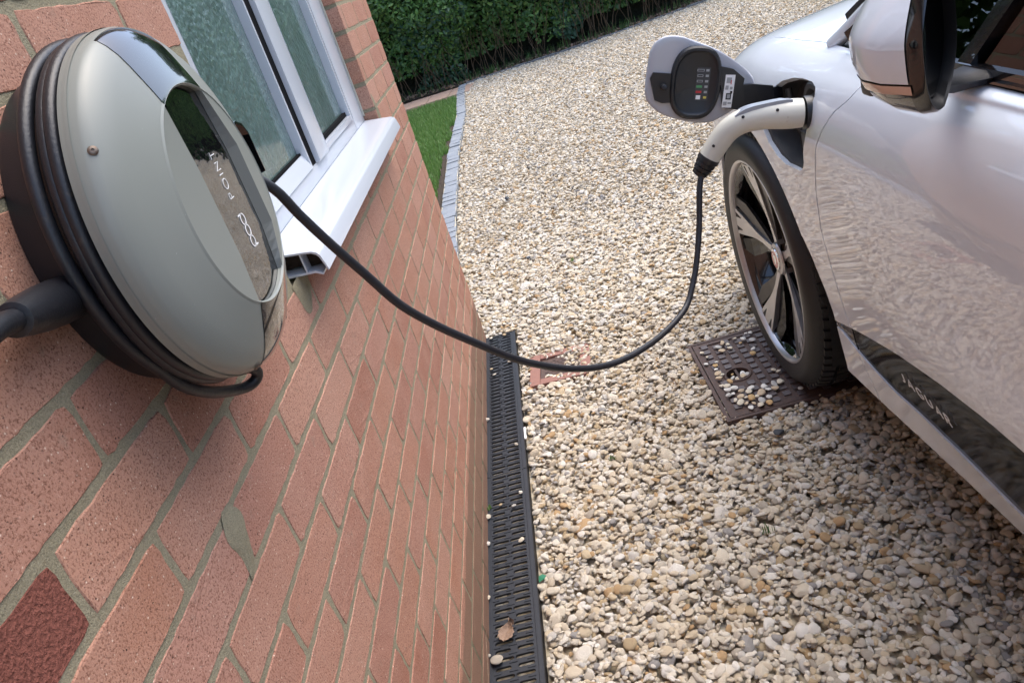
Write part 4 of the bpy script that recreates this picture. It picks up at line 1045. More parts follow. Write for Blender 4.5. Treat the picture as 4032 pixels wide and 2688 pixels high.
# =================================================================== HEDGE AND BOUNDARY
def leaf_cloud(name, n, posfn, size, mat, parent, seed, kind='stuff'):
    r = np.random.default_rng(seed); P, Nn = posfn(r, n); n = len(P); s = size * r.uniform(.6, 1.35, n)
    d = Nn + r.normal(0, .55, (n, 3)); d /= np.linalg.norm(d, axis=1)[:, None]
    u = np.cross(d, r.normal(size=(n, 3))); u /= np.linalg.norm(u, axis=1)[:, None]; v = np.cross(d, u)
    V = np.empty((n, 6, 3)); 
    V[:, 0] = P - u * s[:, None] * .5; V[:, 1] = P + v * s[:, None] * .26 - u * s[:, None] * .12; V[:, 2] = P + v * s[:, None] * .20 + u * s[:, None] * .28; V[:, 3] = P + u * s[:, None] * .58 - d * s[:, None] * .1
    V[:, 4] = P - v * s[:, None] * .20 + u * s[:, None] * .28; V[:, 5] = P - v * s[:, None] * .26 - u * s[:, None] * .12
    V[:, 1] += d * s[:, None] * .07; V[:, 2] += d * s[:, None] * .05; V[:, 4] += d * s[:, None] * .05; V[:, 5] += d * s[:, None] * .07
    V = V.reshape(-1, 3); idx = np.arange(n) * 6
    F = np.concatenate([np.stack([idx, idx + 3, idx + 2, idx + 1], 1), np.stack([idx, idx + 5, idx + 4, idx + 3], 1)])
    me = bpy.data.meshes.new(name); me.vertices.add(len(V)); me.vertices.foreach_set('co', V.astype(np.float32).ravel())
    me.loops.add(F.size); me.loops.foreach_set('vertex_index', F.astype(np.int32).ravel()); me.polygons.add(len(F)); me.polygons.foreach_set('loop_start', np.arange(0, F.size, 4, dtype=np.int32)); me.polygons.foreach_set('loop_total', np.full(len(F), 4, np.int32))
    me.materials.append(mat); me.update(calc_edges=True); me.validate(); o = link(name, me, parent)
    if kind: o['kind'] = kind
    return o
def hedge_face(x, z):
    b_ = np.interp(x, [-6, -1.2, -.3, .9, 2.15, 3.3, 5, 8, 12], [12.0, 11.8, 11.72, 11.75, 11.85, 12.2, 12.8, 13.8, 15.2])
    f = np.array([mnoise.noise(Vector((a * 1.1, c * 1.3, 3.0))) * .34 + mnoise.noise(Vector((a * 3.3, c * 3.1, 9.0))) * .16 for a, c in zip(x, z)])
    return b_ + .22 + f - .38 * np.clip((z - .35) / .9, 0, 1) + .25 * np.clip((z - 1.6) / 1.2, 0, 1)
def hedge_pos(zlo, zhi, depth, x0=-3.4, x1=5.2, clump=None):
    def fn(r, n):
        x = r.uniform(x0, x1, n); z = zlo + (zhi - zlo) * r.uniform(0, 1, n)
        if clump:
            c = np.array([mnoise.noise(Vector((a * clump, b * clump, 21.0))) for a, b in zip(x, z)]); k = c > .08; x, z = x[k], z[k]; n = len(x)
        y = hedge_face(x, z) + r.exponential(depth, n) - .02
        return np.stack([x, y, z], 1), np.tile([[0., -1., .35]], (n, 1))
    return fn
he = empty('hedge', (1, 12.2, 0)); tag(he, 'tall dense dark green mixed hedge along the far side of the gravel', 'hedge')
he_parent = he
def HP(o): o.parent = he; o.location = (-1, -12.2, 0); return o
HP(leaf_cloud('foliage', 42000, hedge_pos(.25, 3.1, .16), .070, M['leafdark'], None, 1))
HP(leaf_cloud('foliage', 22000, hedge_pos(.15, 3.1, .10, clump=.9), .050, M['leaflight'], None, 2))
HP(leaf_cloud('foliage', 14000, hedge_pos(.03, 1.0, .20, clump=.7), .075, M['leafblue'], None, 3))
HP(leaf_cloud('foliage', 9000, hedge_pos(.0, 3.2, .10, x0=5.2, x1=11), .11, M['leafdark'], None, 4))
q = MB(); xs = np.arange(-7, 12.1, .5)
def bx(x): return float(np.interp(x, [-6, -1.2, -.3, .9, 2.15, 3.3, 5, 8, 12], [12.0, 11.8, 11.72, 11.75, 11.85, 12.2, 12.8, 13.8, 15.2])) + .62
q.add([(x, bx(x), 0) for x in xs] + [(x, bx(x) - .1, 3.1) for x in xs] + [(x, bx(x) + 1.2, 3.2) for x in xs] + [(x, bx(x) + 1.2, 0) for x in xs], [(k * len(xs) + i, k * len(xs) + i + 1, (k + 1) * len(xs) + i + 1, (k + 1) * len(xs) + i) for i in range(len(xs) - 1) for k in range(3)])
HP(q.build('inner_backing', simple('hedge_inside', (.012, .016, .008), .95, bump=(20, .05))))  # solid dark backing sheet added behind the leaves
st = MB(); rs = random.Random(8)
for i in range(150):
    x = rs.uniform(-1.6, 4.2); y = bx(x) - .62 + rs.uniform(.05, .4); P = [(x, y, -.02)]; a = rs.uniform(-.5, .5)
    for k in range(4): P.append((P[-1][0] + a * .12 + rs.uniform(-.05, .05), P[-1][1] + rs.uniform(-.09, .05), P[-1][2] + rs.uniform(.1, .22)))
    st.tube(P, [.006, .005, .004, .003, .0015], 5)
o = HP(st.build('stem', M['twig'])); o['kind'] = 'stuff'
# undergrowth between kerb and hedge, dead leaves
def ug(r, n):
    x = r.uniform(-1.6, 5, n); y = np.array([hedge_y(a) for a in x]) + .04 + r.exponential(.16, n); return np.stack([x, y, np.full(n, -.01)], 1)
o = blades('undergrowth', 700, ug, .13, M['leafdark'], .006, 21); tag(o, 'straggling grass and ivy growing behind the grey kerb', 'undergrowth', kind='stuff')
def dl(r, n):
    x = r.uniform(-1.6, 6, n); y = np.array([hedge_y(a) for a in x]) + r.uniform(-.03, .35, n); return np.stack([x, y, .004 + .02 * r.uniform(0, 1, n)], 1), np.tile([[0., 0., 1.]], (n, 1))
o = leaf_cloud('leaf_litter', 1300, dl, .038, M['dryleaf'], None, 31); tag(o, 'fallen brown leaves along the kerb below the hedge', 'leaf litter', kind='stuff')
pl_ = link('hedge_soil', mkmesh('hedge_soil', [(x, float(hedge_y(x)) + .02, -.008) for x in xs] + [(x, bx(x) + 1.3, -.008) for x in xs], [(i, i + 1, len(xs) + i + 1, len(xs) + i) for i in range(len(xs) - 1)], M['soil'])); pl_['kind'] = 'structure'
# timber fence and hedge on the far side of the car
fe = empty('timber_fence', (4.6, 1, 0)); tag(fe, 'dark brown horizontal board fence on the far side of the car', 'fence')
bm_ = MB(); bm_.bbox(0, -1.2, -.07, .022, 1.2, .07, .003); fbm = mkmesh('board', bm_.V, bm_.F, M['wood']); pm_ = MB(); pm_.bbox(.023, -.05, 0, .12, .05, 1.85, .004); pmm = mkmesh('post', pm_.V, pm_.F, M['wood'])
for k in range(4):
    for i in range(12): link('board', fbm, fe, (random.uniform(-.003, .003), -4.4 + 2.41 * k, .08 + i * .15), (0, random.uniform(-.02, .02), 0))
    link('post', pmm, fe, (0, -5.6 + 2.41 * k, 0))
h2 = empty('side_hedge', (6, 1, 0)); tag(h2, 'leafy green hedge rising behind the board fence', 'hedge')
def hp2(r, n):
    y = r.uniform(-6, 9, n); z = r.uniform(0, 3.6, n); x = 5.2 + .35 * np.array([mnoise.noise(Vector((a, b, 5.0))) for a, b in zip(y * .9, z * .9)]) + r.exponential(.15, n); return np.stack([x, y, z], 1), np.tile([[-1., 0., .3]], (n, 1))
o = leaf_cloud('foliage', 20000, hp2, .11, M['leafdark'], None, 12); o.parent = h2; o.location = (-6, -1, 0)
o = leaf_cloud('foliage', 8000, hp2, .10, M['leaflight'], None, 13); o.parent = h2; o.location = (-6, -1, 0)
q = MB(); q.box(5.7, -6, 0, 6.6, 9, 3.5); o = q.build('inner_backing', M['soil']); o.parent = h2; o.location = (-6, -1, 0)  # plain dark box added inside this hedge as backing

# tall trees beyond the hedge
def crown_pos(cx, cy, cz, rx, rz):
    def fn(r, n):
        d = r.normal(size=(n, 3)); d /= np.linalg.norm(d, axis=1)[:, None]; k = np.array([.72 + .5 * mnoise.noise(Vector(v * 2.1 + cx)) for v in d]); rad = k * r.uniform(.75, 1.05, n)
        return np.stack([cx + d[:, 0] * rx * rad, cy + d[:, 1] * rx * rad, cz + d[:, 2] * rz * rad], 1), d
    return fn
for i, (x, y, h, rx, lab) in enumerate([(-7.5, 13.5, 7.5, 2.6, 'broad dark tree beyond the hedge, farthest left'), (-3.2, 14.5, 8.5, 2.8, 'tall dark tree behind the hedge beyond the lawn'), (1.0, 15.5, 7.0, 2.5, 'rounded green tree behind the middle of the hedge'), (-10, 8.0, 8.0, 2.8, 'big dark tree standing left of the lawn')]):
    t_ = empty('broadleaf_tree', (x, y, 0)); tag(t_, lab, 'tree')
    b = MB(); b.tube([(0, 0, -.05), (.05, 0, h * .3), (-.05, .05, h * .6), (.1, 0, h * .85)], [.2, .16, .11, .04], 9); part('trunk', b, M['twig'], t_, 60)
    b = MB()
    for k in range(6):
        a = k * 1.05; b.tube([(0, 0, h * (.3 + .07 * k)), (math.cos(a) * rx * .35, math.sin(a) * rx * .35, h * (.45 + .07 * k)), (math.cos(a) * rx * .6, math.sin(a) * rx * .6, h * (.5 + .08 * k))], [.08, .05, .02], 6)
    part('limb', b, M['twig'], t_, 60)['kind'] = 'stuff'
    o = leaf_cloud('crown', 6500, crown_pos(x, y, h * .62, rx, h * .42), .30, M['leafdark'], t_, 50 + i); o.location = (-x, -y, 0)

# =================================================================== THE CAR
car = empty('electric_car', (1.91, 1.0, 0)); tag(car, 'white electric car parked on the gravel with its charging flap open and cable plugged in', 'car')
CO = np.array([1.91, 1.0, 0.0])
HY, HZ = 2.15, .385                      # front hub
ST = {                                    # cross-sections: 13 rails from sill to centre line (x, z)
 -1.68: [(1.32, .36), (1.30, .45), (1.28, .55), (1.26, .66), (1.25, .78), (1.25, .88), (1.27, .95), (1.30, 1.0), (1.36, 1.04), (1.45, 1.06), (1.6, 1.07), (1.75, 1.075), (1.91, 1.08)],
 -1.50: [(1.12, .30), (1.09, .40), (1.06, .52), (1.05, .65), (1.04, .78), (1.05, .90), (1.08, .98), (1.12, 1.04), (1.18, 1.09), (1.3, 1.11), (1.5, 1.12), (1.7, 1.125), (1.91, 1.13)],
 -1.20: [(1.04, .28), (1.01, .38), (.985, .52), (.975, .66), (.972, .80), (.985, .92), (1.02, 1.0), (1.07, 1.06), (1.14, 1.11), (1.26, 1.13), (1.5, 1.14), (1.7, 1.145), (1.91, 1.15)],
 -.84: [(1.03, .26), (1.0, .37), (.975, .52), (.963, .66), (.960, .80), (.975, .92), (1.01, 1.0), (1.06, 1.05), (1.12, 1.10), (1.25, 1.12), (1.5, 1.13), (1.7, 1.135), (1.91, 1.14)],
 -.40: [(1.06, .24), (1.03, .322), (.985, .52), (.968, .67), (.965, .81), (.978, .92), (1.01, .99), (1.05, 1.03), (1.10, 1.08), (1.22, 1.1), (1.5, 1.11), (1.7, 1.115), (1.91, 1.12)],
 .10: [(1.085, .235), (1.050, .322), (.99, .55), (.978, .69), (.972, .82), (.98, .92), (1.005, .985), (1.035, 1.02), (1.075, 1.052), (1.2, 1.08), (1.5, 1.09), (1.7, 1.1), (1.91, 1.1)],
 1.00: [(1.07, .235), (1.040, .322), (.985, .525), (.980, .68), (.975, .82), (.982, .92), (1.005, .985), (1.03, 1.015), (1.055, 1.032), (1.2, 1.06), (1.4, 1.08), (1.65, 1.09), (1.91, 1.09)],
 1.30: [(1.05, .24), (1.035, .322), (.995, .485), (.983, .66), (.977, .81), (.983, .91), (1.005, .975), (1.03, 1.007), (1.06, 1.032), (1.2, 1.06), (1.4, 1.08), (1.65, 1.09), (1.91, 1.09)],
 1.55: [(1.018, .265), (1.005, .37), (1.0, .445), (.986, .62), (.978, .80), (.982, .90), (1.0, .96), (1.03, .998), (1.075, 1.028), (1.2, 1.058), (1.4, 1.08), (1.65, 1.09), (1.91, 1.095)],
 1.75: [(1.0, .28), (.998, .39), (.995, .42), (.981, .60), (.976, .80), (.982, .895), (1.0, .950), (1.032, .990), (1.09, 1.022), (1.2, 1.045), (1.4, 1.062), (1.65, 1.07), (1.91, 1.075)],
 1.95: [(1.0, .28), (.996, .39), (.99, .46), (.978, .62), (.975, .80), (.982, .885), (1.0, .940), (1.034, .980), (1.09, 1.012), (1.2, 1.035), (1.4, 1.052), (1.65, 1.06), (1.91, 1.065)],
 2.15: [(1.0, .28), (.996, .39), (.99, .46), (.978, .62), (.978, .80), (.986, .875), (1.006, .928), (1.040, .968), (1.10, .998), (1.2, 1.016), (1.4, 1.035), (1.65, 1.043), (1.91, 1.05)],
 2.40: [(1.01, .27), (1.005, .38), (.996, .48), (.985, .62), (.986, .77), (1.0, .84), (1.024, .892), (1.062, .928), (1.12, .955), (1.22, .972), (1.4, .988), (1.65, 1.0), (1.91, 1.005)],
 2.60: [(1.03, .25), (1.02, .36), (1.01, .48), (1.004, .60), (1.010, .72), (1.03, .785), (1.06, .835), (1.10, .868), (1.16, .892), (1.26, .908), (1.42, .925), (1.65, .94), (1.91, .95)],
 2.80: [(1.09, .23), (1.07, .34), (1.055, .46), (1.052, .57), (1.065, .67), (1.09, .725), (1.125, .765), (1.17, .79), (1.23, .812), (1.32, .832), (1.46, .852), (1.66, .87), (1.91, .88)],
 2.95: [(1.20, .22), (1.175, .32), (1.155, .43), (1.155, .53), (1.175, .61), (1.21, .655), (1.25, .685), (1.30, .708), (1.36, .73), (1.43, .75), (1.54, .772), (1.70, .79), (1.91, .80)],
 3.04: [(1.50, .22), (1.48, .31), (1.46, .41), (1.46, .50), (1.48, .57), (1.50, .60), (1.53, .625), (1.57, .645), (1.61, .66), (1.66, .675), (1.72, .69), (1.81, .70), (1.91, .71)],
}
SY = np.array(sorted(ST)); SP = np.array([ST[k] for k in sorted(ST)])          # (ns,13,2)
def hermite(t, xs, Y):
    """cubic with finite-difference tangents; t (n,), xs (m,), Y (m,...) -> (n,...)"""
    m = len(xs); d = np.empty_like(Y); h = np.diff(xs).reshape((-1,) + (1,) * (Y.ndim - 1)); s = np.diff(Y, axis=0) / h
    d[0] = s[0]; d[-1] = s[-1]; d[1:-1] = (s[:-1] * h[1:] + s[1:] * h[:-1]) / (h[1:] + h[:-1])
    i = np.clip(np.searchsorted(xs, t, side='right') - 1, 0, m - 2); hh = (xs[i + 1] - xs[i]); u = (t - xs[i]) / hh
    sh = (-1,) + (1,) * (Y.ndim - 1); u = u.reshape(sh); hh = hh.reshape(sh)
    return (2 * u**3 - 3 * u**2 + 1) * Y[i] + (u**3 - 2 * u**2 + u) * hh * d[i] + (-2 * u**3 + 3 * u**2) * Y[i + 1] + (u**3 - u**2) * hh * d[i + 1]
def surf(y, v):
    y = np.asarray(y, float); v = np.asarray(v, float)
    A = hermite(np.clip(y, SY[0], SY[-1]), SY, SP)                              # (n,13,2)
    # hermite in v for each row (unit spacing)
    i = np.clip(np.floor(v).astype(int), 0, 11); u = (v - i)[:, None]; n = np.arange(len(v))
    g = lambda k: A[n, np.clip(k, 0, 12)]
    d0 = np.where((i > 0)[:, None], (g(i + 1) - g(i - 1)) / 2, g(i + 1) - g(i)); d1 = np.where((i < 11)[:, None], (g(i + 2) - g(i)) / 2, g(i + 1) - g(i))
    q = (2 * u**3 - 3 * u**2 + 1) * g(i) + (u**3 - 2 * u**2 + u) * d0 + (-2 * u**3 + 3 * u**2) * g(i + 1) + (u**3 - u**2) * d1
    return np.stack([q[:, 0], y, q[:, 1]], 1)
def surfn(y, v):
    e = .002; a = surf(y + e, v) - surf(y - e, v); b = surf(y, np.clip(v + .02, 0, 12)) - surf(y, np.clip(v - .02, 0, 12))
    n = np.cross(a, b); n /= np.linalg.norm(n, axis=1)[:, None] + 1e-12
    n *= np.sign(np.where(np.abs(n[:, 0]) > .3, -n[:, 0], n[:, 2]))[:, None]; return n
def grid(y0, y1, v0, v1, ny, nv):
    ys = np.linspace(y0, y1, ny + 1); vs_ = np.linspace(v0, v1, nv + 1); Y, Vv = np.meshgrid(ys, vs_, indexing='ij')
    UV = np.stack([Y.ravel(), Vv.ravel()], 1); V = surf(UV[:, 0], UV[:, 1]); m = nv + 1
    F = [[i * m + j, (i + 1) * m + j, (i + 1) * m + j + 1, i * m + j + 1] for i in range(ny) for j in range(nv)]
    return V, F, UV
def panel(name, G, clips, mat, parent=None, lip=.014, off=0.0, label=None, mirror=False):
    V, F, UV = G
    for f in clips: V, F, UV = clip(V, F, UV, f)
    V = surf(UV[:, 0], UV[:, 1]); N = surfn(UV[:, 0], UV[:, 1]); V = V + N * off
    # orient faces outwards
    out = []
    for fa in F:
        a, b, c = V[fa[0]], V[fa[1]], V[fa[2]]; nn = np.cross(b - a, c - a); out.append(fa if nn @ N[fa[0]] > 0 else fa[::-1])
    F = out; ec = {}
    for fa in F:
        for i in range(len(fa)): e = (fa[i], fa[(i + 1) % len(fa)]); ec[e] = 1
    bd = [e for e in ec if (e[1], e[0]) not in ec]; nv = len(V); ids = {}; VV = [tuple(p) for p in V]; NN = [tuple(p) for p in N]; FF = [list(f) for f in F]; nf = len(FF)
    if lip:
        # rounded edge then inward lip
        for a, b in bd:
            for k in (a, b):
                if k not in ids:
                    ids[k] = len(VV); VV.append(tuple(V[k])); VV.append(tuple(V[k] - N[k] * lip)); NN += [None, None]
            FF.append([b, a, ids[a], ids[b]] if False else [ids[b], ids[a], ids[a] + 1, ids[b] + 1])
    VV = [(p[0] - CO[0], p[1] - CO[1], p[2]) for p in VV]
    me = mkmesh(name, VV, FF, mat); me.shade_smooth()
    nl = np.zeros((len(me.loops), 3), np.float32)
    for p in me.polygons:
        for li in p.loop_indices:
            q = NN[me.loops[li].vertex_index]; nl[li] = q if (q is not None and p.index < nf) else p.normal
    me.normals_split_custom_set([tuple(map(float, x)) for x in nl])
    o = link(name, me, parent if parent else car)
    if label: o['label'] = label
    return o
def CP(mb): mb.V = [(v[0] - CO[0], v[1] - CO[1], v[2] - CO[2]) for v in mb.V]; return mb
def cpart(name, mb, mat, parent=None, smooth=None): return CP(mb).build(name, mat, parent if parent else car, smooth)
# shut lines and openings as implicit functions of (V, UV)
DCz = np.array([.20, .30, .387, .474, .563, .662, .752, .862, .90, .942, .969, 1.0, 1.02, 1.1]); DCy = np.array([1.50, 1.535, 1.580, 1.605, 1.622, 1.640, 1.630, 1.595, 1.560, 1.515, 1.47, 1.44, 1.40, 1.30])
def doory(z): return np.interp(z, DCz, DCy)
ARz = np.array([-.1, .20, .30, .43, .48, .56, .60, .62]); ARy = np.array([1.655, 1.655, 1.660, 1.680, 1.695, 1.737, 1.775, 1.79])
def f_arch(v, u): return np.hypot(v[:, 1] - HY, v[:, 2] - HZ) - .430
def f_arch2(v, u): return np.maximum(np.maximum(v[:, 2] - .60, np.interp(v[:, 2], ARz, ARy) - v[:, 1]), v[:, 1] - 2.5)
OPEN = [(1.905, .905), (1.887, .930), (1.833, .955), (1.774, .968), (1.720, .973), (1.664, .974), (1.634, .968), (1.624, .955), (1.627, .930), (1.638, .895), (1.656, .862), (1.672, .835), (1.677, .808), (1.688, .790), (1.715, .780), (1.799, .775), (1.850, .782), (1.906, .805), (1.938, .832), (1.940, .855), (1.928, .882)]
def f_open(v, u): return sdpoly(v[:, 1:3], OPEN)
def ge(v_): return lambda v, u: u[:, 1] - v_
def le(v_): return lambda v, u: v_ - u[:, 1]
BLy = np.array([-.5, .9, 1.0, 1.045, 1.167, 1.34, 1.45, 1.561, 1.665, 1.75])
def bl_top(y): return np.interp(y, BLy, [.555, .550, .545, .540, .522, .488, .461, .434, .408, .395])
def bl_bot(y): return np.interp(y, [-.5, 1.0, 1.28, 1.43, 1.58, 1.65, 1.75], [.322, .323, .323, .338, .377, .394, .391])
f_bltop = lambda v, u: v[:, 2] - bl_top(v[:, 1]) - .0015
f_blbot = lambda v, u: bl_bot(v[:, 1]) - .0015 - v[:, 2]
HV = 7.95                                  # bonnet edge rail
fG = grid(1.30, 3.04, 0, HV, 232, 106)
fc = [lambda v, u: v[:, 1] - doory(v[:, 2]) - .0022, f_arch, f_arch2, f_open]
fend = panel('front_wing', fG, fc + [f_bltop], M['paint'])
fsill = panel('sill_front', grid(1.45, 1.72, 0, 3, 40, 40), [lambda v, u: v[:, 1] - doory(v[:, 2]) - .0022, f_arch2, f_blbot], M['paint'])
panel('bumper_lower', grid(2.45, 3.04, 0, 3.0, 30, 20), [f_arch, lambda v, u: bl_top(v[:, 1]) - v[:, 2]], M['paint'])
R0 = .10
door = panel('front_door', grid(.10, 1.66, 0, 8, 200, 106), [lambda v, u: doory(v[:, 2]) - .0022 - v[:, 1], lambda v, u: v[:, 1] - R0 - .002 - .0 * v[:, 2], f_bltop], M['paint'])
panel('sill', grid(-.42, 1.60, 0, 3.2, 120, 40), [lambda v, u: doory(v[:, 2]) - .0022 - v[:, 1], f_blbot], M['paint'])
bld = panel('side_blade', grid(-.42, 1.60, .8, 3.2, 120, 40), [lambda v, u: doory(v[:, 2]) - .002 - v[:, 1], lambda v, u: bl_top(v[:, 1]) + .0012 - v[:, 2], lambda v, u: v[:, 2] - bl_bot(v[:, 1]) + .0012], M['glossb'] if 'glossb' in M else M['gloss'], off=-.004)
bl2 = panel('side_blade_tip', grid(1.55, 1.76, .6, 3.2, 40, 40), [lambda v, u: v[:, 1] - doory(v[:, 2]) - .002, f_arch2, lambda v, u: bl_top(v[:, 1]) + .0012 - v[:, 2], lambda v, u: v[:, 2] - bl_bot(v[:, 1]) + .0012], M['gloss'], off=-.003)
RY, RZ = -.84, .385
f_rarch = lambda v, u: np.hypot(v[:, 1] - RY, v[:, 2] - RZ) - .43
panel('rear_door', grid(-.95, .10, 0, 8, 110, 60), [lambda v, u: R0 - .002 - v[:, 1], f_rarch, lambda v, u: v[:, 1] + .72 - (v[:, 2] - .9) * .2 * (v[:, 2] > .9), f_bltop], M['paint'])
panel('rear_quarter', grid(-1.68, -.60, 0, 8, 110, 60), [lambda v, u: -.724 + (v[:, 2] - .9) * .2 * (v[:, 2] > .9) - v[:, 1], f_rarch], M['paint'])
# bonnet and cowl
panel('bonnet', grid(1.70, 3.04, HV + .03, 12, 110, 40), [lambda v, u: v[:, 1] - 1.74 - .14 * np.clip((u[:, 1] - 8) / 4, 0, 1) ** .8], M['paint'])
cw = panel('cowl', grid(1.40, 1.96, HV + .02, 12, 30, 30), [lambda v, u: 1.735 + .14 * np.clip((u[:, 1] - 8) / 4, 0, 1) ** .8 - v[:, 1]], M['matblack'], off=-.012, lip=0)
# right-hand half: mirrored copies of the same panels (never seen straight on)
for o in list(car.children):
    if o.name.split('.')[0] in ('front_wing', 'front_door', 'sill', 'rear_door', 'rear_quarter', 'bonnet', 'cowl', 'side_blade', 'bumper_lower'):
        me = o.data.copy(); bm = bmesh.new(); bm.from_mesh(me)
        for v in bm.verts: v.co.x = -v.co.x
        bmesh.ops.reverse_faces(bm, faces=bm.faces[:]); bm.to_mesh(me); bm.free(); 
        link(o.name.split('.')[0], me, car)
# dark underbody, inner arches
b = MB(); b.box(1.10, -1.5, .20, 2.72, 1.62, .36); b.box(1.45, -1.5, .20, 2.37, 2.9, .5); b.box(1.12, .0, .36, 2.7, 1.5, .62); cpart('underbody', b, M['matblack'])
b = MB(); b.lathe([(0.0, .425), (.30, .42), (.30, .1)], (1.0, HY, HZ), 'x', 60, -.12 * PI, 1.12 * PI)
for i in range(1):
    b.lathe([(0.0, .425), (.30, .42), (.30, .1)], (1.0, RY, RZ), 'x', 60, -.12 * PI, 1.12 * PI)
    b.box(1.06, HY - .56, .25, 1.32, HY - .49, .62)
cpart('arch_liner', b, M['matblack'])

# wheels ----------------------------------------------------------------
def make_wheel(cx, cy, cz, side=-1):
    """side -1: outer face towards -x"""
    w = empty('wheel', (cx - CO[0], cy - CO[1], cz), car)
    s = side
    b = MB(); prof = [(-.010, .306), (-.012, .318), (-.016, .335), (-.015, .350), (-.008, .364), (.004, .372), (.012, .3755), (.030, .3790)]
    tr = []
    for g in (.045, .095, .150, .205): tr += [(g, .3840), (g + .0005, .376), (g + .009, .376), (g + .0095, .3840)]
    prof += tr + [(.232, .383), (.250, .376), (.262, .35), (.255, .31), (.245, .300)]
    b.lathe([(-s * t, r_) for t, r_ in prof], (0, 0, 0), 'x', 120); part('tyre', b, M['tyre'], w, 40)
    # tread sipes / shoulder blocks
    b = MB(); nb = 72
    for k in range(nb):
        a = 2 * PI * k / nb
        for (t0, t1, da) in ((.012, .043, .010), (.056, .093, -.012), (.107, .148, .014), (.162, .203, -.012), (.216, .245, .010)):
            V = []
            for (t, aa) in ((t0, a), (t1, a + da)):
                for e_ in (-.030, .030): 
                    for rr_0 in (.366, .3905 if .03 < t < .23 else .3845): V.append((-s * t, rr_0 * math.cos(aa + e_), rr_0 * math.sin(aa + e_)))
            b.add(V, [(0, 1, 3, 2), (4, 6, 7, 5), (1, 5, 7, 3), (0, 4, 5, 1), (2, 3, 7, 6)])
    o = fix_normals(part('tread_block', b, M['tyre'], w)); o['kind'] = 'stuff'
    b = MB(); b.lathe([(-s * t, r_) for t, r_ in [(.004, .296), (-.008, .299), (-.0115, .303), (-.011, .307), (-.006, .3085), (.0, .3065)]], (0, 0, 0), 'x', 120); part('rim_edge', b, M['silver'], w, 60)
    b = MB(); b.lathe([(-s * t, r_) for t, r_ in [(.004, .2962), (.012, .289), (.030, .280), (.20, .272), (.21, .1)]], (0, 0, 0), 'x', 96); part('rim_barrel', b, M['gloss'], w, 60)
    # concave face: depth as a function of radius
    def dep(r_): return .040 - .040 * (r_ / .296) ** 1.6
    def pt(r_, a, dx=0): return (-s * (dep(r_) + dx), r_ * math.cos(a), r_ * math.sin(a))
    def strip(mb, spec, th=.02):
        """spec: list of (r, angle centre, half width, raise)"""
        V = []; F = []
        for (r_, a, hw, dx) in spec:
            h = hw / r_; V += [pt(r_, a - h, dx), pt(r_, a + h, dx), pt(r_, a + h * .8, dx + th), pt(r_, a - h * .8, dx + th)]
        for i in range(len(spec) - 1):
            for k in range(4): F.append((4 * i + k, 4 * i + (k + 1) % 4, 4 * i + 4 + (k + 1) % 4, 4 * i + 4 + k))
        F += [(0, 1, 2, 3), tuple(4 * (len(spec) - 1) + k for k in (3, 2, 1, 0))]; mb.add(V, F)
    for k in range(5):
        a = math.radians(80 + 72 * k)
        sp = empty('spoke', (0, 0, 0), w)
        f_ = MB()
        strip(f_, [(.045, a, .016, -.001), (.075, a, .0105, -.001), (.125, a, .0095, -.001), (.165, a, .0135, -.001), (.20, a, .022, -.001), (.245, a, .035, -.001), (.293, a, .047, -.001)])
        fix_normals(f_.build('alloy_arm', M['silver'], sp))
        g_ = MB()
        for sg in (1, -1): strip(g_, [(.256, a + sg * .085, .0015, -.0022), (.272, a + sg * .085, .0050, -.0022), (.287, a + sg * .085, .0085, -.0022)], .003)
        fix_normals(g_.build('rim_window', M['matblack'], sp))
        c_ = MB()
        strip(c_, [(.060, a + .19, .004, .003), (.12, a + .19, .012, .005), (.18, a + .235, .021, .005), (.235, a + .285, .024, .004), (.290, a + .27, .016, .003)], .012)
        fix_normals(c_.build('carbon_insert', M['carbon'], sp))
        c_ = MB()
        strip(c_, [(.060, a - .19, .004, .004), (.12, a - .20, .014, .008), (.18, a - .27, .026, .010), (.235, a - .32, .030, .010), (.290, a - .29, .018, .006)], .012)
        fix_normals(c_.build('black_insert', M['glossb'], sp))
    b = MB(); b.lathe([(-s * t, r_) for t, r_ in [(.034, .050), (.029, .046), (.027, .034), (.0265, .0335)]], (0, 0, 0), 'x', 40); part('hub', b, M['silver'], w, 40)
    b = MB(); b.lathe([(-s * .0262, .0335), (-s * .0235, .032), (-s * .0225, .026)], (0, 0, 0), 'x', 40); part('centre_cap_ring', b, M['chrome'], w, 40)
    b = MB(); b.lathe([(-s * .0225, .026), (-s * .0222, 0)], (0, 0, 0), 'x', 40)
    cc = part('centre_cap', b, M['red'], w)
    # raised cat face emblem as simple relief
    b = MB()
    for (yy, zz, ra, rb) in ((0, .002, .013, .012), (-.009, .013, .005, .005), (.009, .013, .005, .005), (0, -.009, .008, .006)):
        b.add([(-s * .0212, yy, zz)] + [(-s * .0221, yy + ra * math.cos(t), zz + rb * math.sin(t)) for t in np.linspace(0, 2 * PI, 13)[:-1]], [(0, 1 + i, 1 + (i + 1) % 12) for i in range(12)])
    b.build('emblem', M['chrome'], cc)
    b = MB(); b.lathe([(-s * .10, .185), (-s * .13, .185), (-s * .13, .06)], (0, 0, 0), 'x', 60); part('brake_disc', b, M['steel'], w, 40)
    return w
w0 = make_wheel(.987, HY, HZ)
def copy_tree(o, parent):
    c = o.copy(); COL.objects.link(c); c.parent = parent
    for k in o.children: copy_tree(k, c)
    return c
for (x, y, flip) in ((.987, RY, 0), (2.833, HY, 1), (2.833, RY, 1)):
    c = copy_tree(w0, car); c.location = (x - CO[0], y - CO[1], HZ); c.rotation_euler = (0, 0, PI if flip else 0)

# charging port ---------------------------------------------------------
port = empty('charge_port', (0, 0, 0), car)
